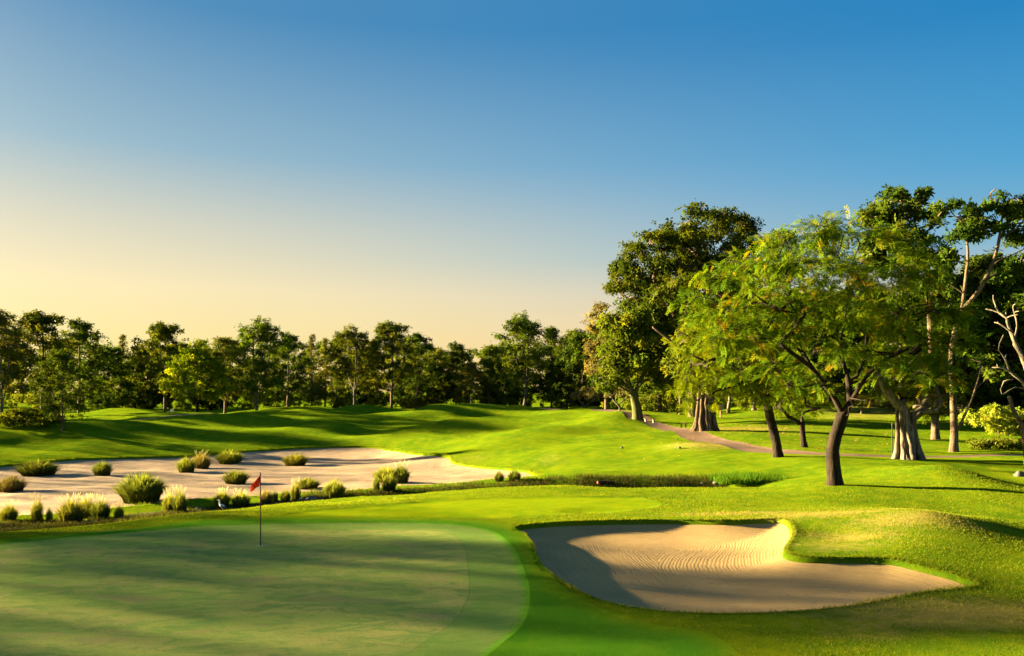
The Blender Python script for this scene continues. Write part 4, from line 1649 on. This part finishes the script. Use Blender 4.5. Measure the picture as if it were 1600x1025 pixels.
def bare_bush(label, px, D, wpx, hpx, pal, dens, seed):
    r = np.random.default_rng(seed)
    w, h = wpx * D / F, hpx * D / F
    L = []
    for i in range(16):
        a = i * 2.4
        q = math.sqrt((i + .5) / 16)
        L.append(((math.cos(a) * q * w * .45, math.sin(a) * q * w * .45, h * (.92 - .35 * q * q)), w * .11, w * .11, h * .12))
    return make_tree('plumeria_bush', label, foot(px, D), [[(0, 0, 0), (.05, 0, h * .15), (0, .05, h * .3)], [(0, .05, h * .3), (w * .18, 0, h * .5)], [(.05, 0, h * .15), (-w * .18, .1, h * .45)]],
                     L, .13, pal, .28, dens, 'bark_pale', seed=seed, twigs=5, tip=.02, seg=.5)


bare_bush('round bare-twigged bush with sparse tan leaves at the start of the cart path', 917, 121, 62, 40, PAL_TAN, 1.0, 511)
bare_bush('lower bare-branched bush right of the round bare one, left of the mossy tree', 968, 108, 56, 40, PAL_TAN, .35, 512)
bare_bush('small pale branchy shrub on the lit grass left of the pale fig', 1346, 98, 38, 34, PAL_OLIVE, .8, 513)


def reeds():
    r = np.random.default_rng(520)
    t = thing('reed_clump', 'lush bright green reeds filling the hollow left of the flame tree', 'reeds', foot(1182, 43.5))
    V, Fq, C = [], [], []
    k = 0
    for i in range(2600):
        x = r.uniform(-2.2, 2.6)
        y = r.uniform(-.9, 2.0)
        h = r.uniform(.25, .6) * (1 - .25 * abs(x) / 2.6)
        b = np.array([x, y, -.05])
        d = np.array([r.normal(0, .16) + .05, r.normal(0, .16), 0])
        tt = np.array([0, .5, 1.0])
        pts = b + d[None] * (tt ** 1.8)[:, None] + np.stack([tt * 0, tt * 0, h * tt], -1)
        a = r.uniform(0, 3.14)
        s = np.array([math.cos(a), math.sin(a), 0])
        ww = np.array([.014, .018, .002])
        V.append(np.concatenate([pts - s * ww[:, None], pts + s * ww[:, None]]))
        for j in range(2):
            Fq.append([k + j, k + j + 1, k + 4 + j, k + 3 + j])
        C.append(np.repeat(np.array([[.055, .105, .008]]) * r.uniform(.7, 1.4), 6, 0))
        k += 6
    link('foliage', make_mesh('foliage', np.concatenate(V), [np.array(Fq)], False, {'col': np.concatenate(C)}), M['blade'], t)


reeds()


# dead and cut wood at the right edge
def dead_tree():
    D = 45.0
    bx, by = 1645, 722
    s = D / F
    P = lambda q: [((a - bx) * s, (c[0] if c else 0.0), (by - b) * s) for a, b, *c in q]
    T = [P([(1645, 722), (1640, 690), (1632, 660), (1625, 640)]),
         P([(1625, 640), (1600, 590, -.3), (1580, 572, -.5), (1562, 560, -.6), (1547, 556, -.7)]),
         P([(1632, 660), (1622, 600, .3), (1606, 545, .4), (1592, 510, .5), (1583, 485, .5), (1580, 466, .5)]),
         P([(1592, 510), (1578, 495, .3), (1562, 485, .2)]), P([(1606, 545), (1598, 520, .8), (1607, 490, 1.0), (1602, 460, 1.1)]), P([(1580, 572), (1566, 545, -.3), (1557, 530, -.2)]),
         P([(1600, 590), (1572, 588, -.8), (1552, 598, -1.0)]), P([(1583, 485), (1574, 470, .7), (1568, 455, .8)])]
    r = np.random.default_rng(530)
    t = thing('dead_tree', 'bare bleached branches of a leafless tree at the right edge', 'tree', foot(1645, D))
    tg = [(np.array(q[-1]) + r.normal(size=3) * .5) for q in T[1:] for _ in range(2)]
    tb = skeleton(T, tg, .2, .016, 0, None, r, seg=.35)
    link('trunk', tb.mesh('trunk'), M['bark_pale'], t)
    t2 = thing('pruned_stump', 'pruned reddish stump with two sawn-off limbs at the right edge', 'stump', foot(1606, 47))
    u = 47 / F
    P2 = lambda q: [((a - 1606) * u, 0, (717 - b) * u) for a, b in q]
    tb = Tubes()
    tb.add(P2([(1608, 728), (1606, 700), (1602, 672), (1597, 652)]), [.27, .23, .2, .16], 10, True, .1)
    tb.add(P2([(1599, 658), (1590, 642), (1582, 625), (1577, 610)]), [.13, .125, .115, .11], 9, True, .1)
    tb.add(P2([(1601, 664), (1608, 640), (1606, 622), (1604, 604)]), [.12, .11, .10, .095], 9, True, .1)
    link('trunk', tb.mesh('trunk'), M['bark_mid'], t2)
    ends = []
    for (x0, z0), (x1, z1), rr in ((P2([(1577, 610)])[0][::2], P2([(1574, 603)])[0][::2], .108), (P2([(1604, 604)])[0][::2], P2([(1603.5, 599)])[0][::2], .093)):
        dv = np.array([x1 - x0, 0, z1 - z0])
        p0 = np.array([x0, 0, z0])
        c = Tubes()
        c.add([p0 + dv * .2, p0 + dv * .28], [rr, rr * .98], 10, True)
        ends.append(c)
    m, k, out = new_mat('sawn_wood')
    principled(k, out, k.mix(k.noise(objco(k), 14, 3), (.42, .27, .13), (.30, .18, .08)), .8)
    M['sawn'] = m
    for c in ends:
        link('sawn_end', c.mesh('sawn_end'), m, t2)


dead_tree()


# ------------------------------------------------------------------ small furniture
def simple_mat(name, col, col2, rough=.7, scale=8.0, bump=.3):
    m, k, out = new_mat(name)
    n = k.noise(objco(k), scale, 4, .65)
    principled(k, out, k.mix(k.step(n, .35, .68), col, col2), rough, n, bump, .01, .3)
    return m


M['wood'] = simple_mat('weathered_wood', (.26, .17, .09), (.16, .10, .055), .8, 12)
M['board'] = simple_mat('sign_board_wood', (.40, .28, .13), (.30, .20, .09), .7, 9)
M['stone'] = simple_mat('grey_rock', (.11, .095, .075), (.05, .045, .038), .9, 5, .8)
M['white'] = simple_mat('white_paint', (.72, .70, .66), (.60, .58, .54), .5, 5, .1)
M['redpaint'] = simple_mat('red_paint', (.34, .045, .025), (.25, .03, .02), .6, 8, .2)
M['dark'] = simple_mat('dark_metal', (.03, .03, .03), (.05, .05, .045), .5, 8, .1)


def box(bm, c, s, bev=.0, rz=0.0, rx=0.0):
    ret = bmesh.ops.create_cube(bm, size=1.0)
    vs = ret['verts']
    bmesh.ops.scale(bm, vec=s, verts=vs)
    if bev:
        es = list({e for v in vs for e in v.link_edges})
        r2 = bmesh.ops.bevel(bm, geom=es, offset=bev, segments=2, affect='EDGES', clamp_overlap=True)
        vs = list({v for f in r2['faces'] for v in f.verts} | {v for v in vs if v.is_valid})
    mtx = Matrix.Translation(c) @ Matrix.Rotation(rz, 4, 'Z') @ Matrix.Rotation(rx, 4, 'X')
    bmesh.ops.transform(bm, matrix=mtx, verts=vs)


def bm_obj(name, fn, mat, parent=None, smooth=False, **props):
    bm = bmesh.new()
    fn(bm)
    me = bpy.data.meshes.new(name)
    bm.to_mesh(me)
    bm.free()
    if smooth:
        for p in me.polygons:
            p.use_smooth = True
    return link(name, me, mat, parent, **props)


# flagstick in the hole
t = thing('flagstick', 'thin dark red flagstick with limp red flag standing in the putting green', 'golf flag', foot(407, 23.2, 0))
tb = Tubes()
tb.add([(0, 0, -.1), (0, 0, .6), (0, 0, 1.4), (0, 0, 2.12)], [.016, .0155, .0145, .013], 10)
m, k, out = new_mat('pole_paint')
sepz = k.n('ShaderNodeSeparateXYZ')
k.l(objco(k), sepz.inputs[0])
principled(k, out, k.mix(k.step(sepz.outputs[2], .70, .72), (.055, .03, .02), (.16, .028, .018)), .4)
link('pole', tb.mesh('pole'), m, t)
nu, nv = 14, 9
gv, gf = [], []
for i in range(nu):
    for j in range(nv):
        u, v = i / (nu - 1), j / (nv - 1)
        wd = .25 * (1 - .55 * abs(u - .62) ** 1.3) * (.35 + .75 * min(1, u * 1.6))
        gv.append((-.015 - v * wd * (1 - .1 * math.sin(5 * u)), .045 * math.sin(v * 7 + u * 3) * (.3 + v), 2.10 - u * .40 - v * .13 - .035 * math.sin(v * 3.1 + u * 4)))
for i in range(nu - 1):
    for j in range(nv - 1):
        a = i * nv + j
        gf.append((a, a + 1, a + nv + 1, a + nv))
fm = simple_mat('flag_cloth', (.72, .065, .022), (.62, .05, .02), .8, 20, .1)
fm, k, out = new_mat('thin_flag_cloth')
d_ = k.n('ShaderNodeBsdfDiffuse')
t_ = k.n('ShaderNodeBsdfTranslucent')
d_.inputs[0].default_value = (.80, .060, .018, 1)
t_.inputs[0].default_value = (.80, .075, .018, 1)
mx_ = k.n('ShaderNodeMixShader')
mx_.inputs[0].default_value = .45
k.l(d_.outputs[0], mx_.inputs[1])
k.l(t_.outputs[0], mx_.inputs[2])
k.l(mx_.outputs[0], out.inputs[0])
fo = link('flag', make_mesh('flag', np.array(gv), [np.array(gf)], True), fm, t)
tb = Tubes()
a = np.linspace(0, 2 * math.pi, 25)
tb.add(np.stack([np.cos(a) * .056, np.sin(a) * .056, np.full(25, .004)], -1), np.full(25, .006), 5, False)
link('cup_rim', tb.mesh('cup_rim'), M['white'], t)


# wading bird, one continuous skin grown over a jointed skeleton
def wading_bird():
    x, y = px2x(347, 32.6), 32.6
    me = bpy.data.meshes.new('wading_bird')
    # x forward
    V = [(0, 0, .20), (.07, 0, .225), (.11, 0, .27), (.115, 0, .33), (.10, 0, .375), (.125, 0, .405), (.165, 0, .402), (.25, 0, .385),
         (-.07, 0, .185), (-.15, 0, .155), (-.21, 0, .13),
         (-.005, .028, .15), (-.01, .03, .085), (.0, .03, .012), (.04, .03, .006),
         (-.005, -.028, .15), (-.02, -.03, .085), (-.01, -.03, .012), (.03, -.03, .006)]
    E_ = [(0, 1), (1, 2), (2, 3), (3, 4), (4, 5), (5, 6), (6, 7), (0, 8), (8, 9), (9, 10), (0, 11), (11, 12), (12, 13), (13, 14), (0, 15), (15, 16), (16, 17), (17, 18)]
    R_ = [.062, .050, .030, .022, .020, .026, .014, .004, .055, .034, .010, .020, .009, .008, .006, .020, .009, .008, .006]
    me.from_pydata(V, E_, [])
    o = bpy.data.objects.new('wading_bird', me)
    COL.objects.link(o)
    o.modifiers.new('skin', 'SKIN')
    sv = me.skin_vertices[0].data
    for i, rr in enumerate(R_):
        sv[i].radius = (rr, rr)
        sv[i].use_root = (i == 0)
    sd_ = o.modifiers.new('sub', 'SUBSURF')
    sd_.levels = sd_.render_levels = 2
    dg = bpy.context.evaluated_depsgraph_get()
    full = bpy.data.meshes.new_from_object(o.evaluated_get(dg))
    bpy.data.objects.remove(o)
    co = np.empty(len(full.vertices) * 3, np.float32)
    full.vertices.foreach_get('co', co)
    co = co.reshape(-1, 3)
    col = np.tile(np.array([[.66, .65, .62, 1.0]]), (len(co), 1))
    wing = (co[:, 0] < .055) & (co[:, 2] > .115) & (np.abs(co[:, 1]) > .012) & (co[:, 2] < .235 + .4 * co[:, 0])
    col[wing] = (.07, .07, .085, 1)
    col[(co[:, 0] < -.12)] = (.03, .03, .035, 1)
    col[(co[:, 2] < .125) & (co[:, 0] > -.06)] = (.16, .10, .08, 1)
    col[co[:, 0] > .15] = (.10, .09, .06, 1)
    a_ = full.attributes.new('col', 'FLOAT_COLOR', 'POINT')
    a_.data.foreach_set('color', col.astype(np.float32).ravel())
    for p in full.polygons:
        p.use_smooth = True
    m, k, out = new_mat('plumage')
    principled(k, out, attr(k, 'col', 'Color'), .8)
    b = link('wading_bird', full, m, None, (x, y, gz(x, y)), label='white wading bird with dark wings standing among the plumed tufts', category='bird')
    b.rotation_euler = (0, 0, math.radians(160))
    b.scale = (1.12, 1.12, 1.12)


wading_bird()

# wooden sign
t = thing('wooden_sign', 'blank tan wooden sign board on a post right of the thick fig trunk', 'sign', foot(1126, 97))
t.rotation_euler = (0, 0, .15)
bm_obj('post', lambda b: box(b, (0, 0, .55), (.12, .12, 1.3), .01), M['wood'], t)
bm_obj('board', lambda b: box(b, (0, -.09, 1.32), (.72, .05, .66), .012), M['board'], t)
bm_obj('batten', lambda b: box(b, (0, -.035, 1.32), (.08, .05, .6), .008), M['wood'], t)


def bench(label, px, D, L, h, rz):
    t = thing('wooden_bench', label, 'bench', foot(px, D, .03), rz)
    for i in range(3):
        bm_obj('seat_plank', lambda b, i=i: box(b, (0, (i - 1) * .16, h), (L, .145, .06), .008), M['wood'], t)
    for sx in (-1, 1):
        bm_obj('leg', lambda b, sx=sx: box(b, (sx * L * .36, 0, h * .5 - .06), (.14, .42, h + .08 - .03), .012), M['wood'], t)


bench('low wooden bench by the foot of the mossy tree', 1015, 89, 1.25, .42, .1)
bench('short wooden bench on the grass left of the thick fig trunk', 1068, 82, .62, .48, -.25)
bench('pale bench slab showing over the hedge at the left edge', 28, 97, 1.7, .62, 0.0)
t = thing('utility_box', 'small pale utility box on the mound under the big rounded tree', 'utility box', foot(269, 128, .05), .2)
bm_obj('cabinet', lambda b: box(b, (0, 0, .36), (.48, .4, .72), .02), M['white'], t)
bm_obj('lid', lambda b: box(b, (0, 0, .745), (.54, .46, .05), .012), M['white'], t)
bm_obj('door', lambda b: box(b, (0, -.207, .36), (.38, .012, .56), .004), M['white'], t)

t = thing('marker_stake', 'thin dark upright stake just left of the pale fig trunk', 'stake', foot(1394, 55))
bm_obj('shaft', lambda b: box(b, (0, 0, 1.0), (.05, .05, 2.1), .006), M['dark'], t)
bm_obj('cap', lambda b: box(b, (0, 0, 2.07), (.065, .065, .05), .008), M['wood'], t)

# log in the hollow
x, y = hit(946, 757, 40.0)
t = thing('fallen_log', 'dark log with red painted end lying in the shaded hollow', 'log', (x, y, gz(x, y) + .06), .05)
tb = Tubes()
tb.add([(-.34, 0, .02), (-.1, .01, .03), (.2, 0, .02), (.5, .02, 0)], [.12, .125, .115, .11], 10, True, .12)
link('trunk', tb.mesh('trunk'), M['bark_dark'], t)
tb = Tubes()
tb.add([(-.44, 0, .02), (-.32, 0, .02)], [.135, .135], 10, True)
tb.add([(-.43, 0, .02), (-.445, 0, .02)], [.135, .10], 10, True)
link('painted_end', tb.mesh('painted_end'), M['redpaint'], t)


def rock(label, px, py, w, h, seed, dmin=30.0):
    x, y = hit(px, py, dmin)
    s = y / F
    r = np.random.default_rng(seed)

    def fn(b):
        bmesh.ops.create_icosphere(b, subdivisions=3, radius=1.0)
        ph = r.uniform(0, 9, 6)
        for v in b.verts:
            c = v.co
            d = 1 + .16 * math.sin(3.1 * c.x + ph[0]) + .14 * math.sin(4.2 * c.y + ph[1]) + .12 * math.sin(5 * c.z + ph[2]) + .07 * math.sin(9 * c.x + 7 * c.y + ph[3])
            v.co = Vector((c.x * d, c.y * d, max(c.z * d, -.45)))
    o = bm_obj('rock', fn, M['stone'], None, False, label=label, category='rock')
    o.location = (x, y, gz(x, y) + .1 * h * s)
    o.scale = (w * s * .5, w * s * .45, h * s * .55)
    o.rotation_euler = (0, 0, float(r.uniform(0, 6)))


rock('dark rock at the left end of the bright reeds', 1119, 757, 12, 9, 601, 40)
rock('pale flat stone in the hollow left of the reed rock', 1098, 757, 8, 5, 602, 40)
rock('dark lumpy rock left of the sprigged grass tuft, largest of three', 487, 781, 22, 8, 603)
rock('smaller dark rock left of the lumpy one on the creek bank', 472, 783, 12, 7, 604)
rock('small dark rock right of the lumpy one beside the sprigged tuft', 503, 781, 11, 6, 605)
rock('dark clod of soil right of the twin plumed tufts', 311, 797, 16, 7, 606)
rock('brown rock half buried on the mound at the right edge', 1594, 744, 16, 12, 607, 36)

for px, lab in ((972, 'small dark tee marker on the forward tee, left one'), (1062, 'small dark tee marker on the forward tee, right one')):
    x, y = hit(px, 701, 40)

    def fn(b):
        bmesh.ops.create_icosphere(b, subdivisions=2, radius=.11)
        for v in b.verts:
            v.co.z = max(v.co.z, -.05) * .9
        box(b, (0, 0, -.08), (.05, .05, .1))
    o = bm_obj('tee_marker', fn, M['dark'], None, True, label=lab, category='tee marker')
    o.location = (x, y, gz(x, y) + .07)


# ------------------------------------------------------------------ rough grass near the camera, overhanging rims
def rough_blades():
    r = np.random.default_rng(700)
    n = 330000
    D = 12.5 + (46 - 12.5) * r.random(n) ** 1.25
    u = r.uniform(-.70, .72, n)
    x, y = u * D, D
    keep = r.random(n) < np.clip((D / 24), .35, 1) * .95
    for poly in (BUNKER, GREEN, CREEK, PATH):
        keep &= ~inside(poly, x, y)
    keep &= ~inside(WASTE, x, y)
    keep &= r.random(n) < 1 - smooth01((y - 30) / 16)
    x, y, D = x[keep], y[keep], D[keep]
    # thicker, longer tufts along the sand's rim
    rim, rl = [], []
    for poly, dens, ln in ((BUNKER, 130, .075), (WASTE, 26, .16)):
        nx = np.roll(poly, -1, 0) - poly
        L = np.linalg.norm(nx, axis=1)
        for i in range(len(poly)):
            k_ = int(L[i] * dens)
            if k_:
                tt = r.random((k_, 1))
                area = 0.5 * np.sum(poly[:, 0] * np.roll(poly[:, 1], -1) - np.roll(poly[:, 0], -1) * poly[:, 1])
                nn = np.array([nx[i, 1], -nx[i, 0]]) / max(L[i], 1e-6) * (1 if area > 0 else -1)
                rim.append(poly[i] + nx[i] * tt + nn * r.uniform(-.02, .10, (k_, 1)))
                rl.append(np.full(k_, ln))
    rim = np.concatenate(rim)
    x = np.concatenate([x, rim[:, 0]])
    y = np.concatenate([y, rim[:, 1]])
    ln = np.concatenate([.022 + .0005 * D, np.concatenate(rl)])
    N = len(x)
    z = carve(x, y)[0]
    patch = vnoise(x / 1.4, y / 1.4, 41) + vnoise(x / .5, y / .5, 43) * .6
    short = inside(COLLAR, x, y) | inside(APRON, x, y)
    ln = np.where(short, ln * .45, ln) * r.uniform(.6, 1.25, N) * (1 + .7 * patch)
    a = r.uniform(0, 6.283, N)
    s = np.stack([np.cos(a), np.sin(a), np.zeros(N)], -1)
    tilt = r.normal(size=(N, 3)) * np.array([.55, .55, 0])
    b = np.stack([x, y, z - .004], -1)
    tip = b + (np.array([[0, 0, 1.0]]) + tilt) * ln[:, None]
    w = (.0045 + .00026 * y)[:, None] * np.where(short, .7, 1)[:, None]
    v = np.stack([b - s * w, b + s * w, tip], 1).reshape(-1, 3)
    f = np.arange(3 * N).reshape(-1, 3)
    t = np.clip(r.normal(.5, .2, N) + patch * .45, 0, 1)[:, None]
    dryv = np.zeros(N)
    for px, D_, sx, sy, h in [(1430, 25.6, 2.3, 1.1, .5), (1290, 27.8, 2.2, 1.0, .6), (1160, 28.9, 2.4, .45, .6), (1330, 24.2, 1.6, .9, .5), (1500, 15.8, 2.6, 1.3, .70), (1380, 14.8, 1.5, .8, .5)]:
        dryv = np.maximum(dryv, h * gauss(x, y, px2x(px, D_), D_, sx, sy))
    c = np.array([.080, .135, .005]) * (1 - t) + np.array([.165, .200, .007]) * t
    c = np.where(short[:, None], c * .4 + np.where(inside(COLLAR, x, y)[:, None], np.array([[.03, .11, .004]]), np.array([[.10, .13, .003]])), c)
    dm = np.clip(dryv + r.normal(0, .18, N), 0, .8)[:, None]
    c = c * (1 - dm) + np.array([.34, .25, .08]) * dm
    link('grass', make_mesh('grass', v, [f], False, {'col': np.repeat(c, 3, 0)}), M['blade'], kind='stuff')


rough_blades()


def ditch_weeds():
    r = np.random.default_rng(705)
    n = 60000
    px = r.uniform(440, 1135, n)
    D = r.uniform(40.6, 46.2, n)
    x = px2x(px, D)
    d = ditch(x, D - 1.3)
    keep = r.random(n) < np.clip(d * 1.5 - .15, 0, 1) * (.6 + vnoise(x / .8, D / .8, 51))
    x, D = x[keep], D[keep]
    cx_ = r.uniform(CREEK[:, 0].min(), CREEK[:, 0].max(), 90000)
    cy_ = r.uniform(CREEK[:, 1].min(), CREEK[:, 1].max(), 90000)
    kc = inside(CREEK, cx_, cy_) & (r.random(90000) < .45 + 1.5 * vnoise(cx_ / 1.1, cy_ / .9, 53))
    x, D = np.concatenate([x, cx_[kc]]), np.concatenate([D, cy_[kc]])
    keep = ~inside(WASTE, x, D)
    x, D = x[keep], D[keep]
    N = len(x)
    z = carve(x, D)[0]
    a = r.uniform(0, 6.28, N)
    s_ = np.stack([np.cos(a), np.sin(a), a * 0], -1)
    ln = r.uniform(.08, .24, N)
    b = np.stack([x, D, z - .01], -1)
    tip = b + (np.array([[0, 0, 1.0]]) + r.normal(size=(N, 3)) * np.array([.5, .5, 0])) * ln[:, None]
    w = .016
    v = np.stack([b - s_ * w, b + s_ * w, tip], 1).reshape(-1, 3)
    pal = np.array([[.026, .045, .010], [.045, .060, .014], [.085, .068, .030]])
    c = pal[r.integers(0, 3, N)] * r.uniform(.7, 1.2, (N, 1))
    link('weeds', make_mesh('weeds', v, [np.arange(3 * N).reshape(-1, 3)], False, {'col': np.repeat(c, 3, 0)}), M['blade'], kind='stuff')


ditch_weeds()


def fallen_leaves():
    r = np.random.default_rng(710)
    n = 1500
    px = np.concatenate([r.normal(1165, 60, n // 2), r.normal(1250, 130, n // 2)])
    D = np.concatenate([r.normal(80, 7, n // 2), r.uniform(56, 100, n // 2)])
    x = px2x(px, D)
    z = carve(x, D)[0]
    fr = rot_frames(unit(r.normal(size=(n, 3)) * .35 + np.array([0, 0, 1.0])), r.uniform(0, 6.28, n))
    v, f = scatter(ellipse_leaf(1, .55, .2) - np.array([.5, 0, 0]), [np.arange(4)[None]], np.stack([x, D, z + .03], -1), fr, r.uniform(.10, .2, n))
    c = np.array([.24, .15, .05]) * r.uniform(.5, 1.3, (n, 1))
    link('fallen_leaves', make_mesh('fallen_leaves', v, f, False, {'col': np.repeat(c, 4, 0)}), M['leaf'], kind='stuff')


fallen_leaves()
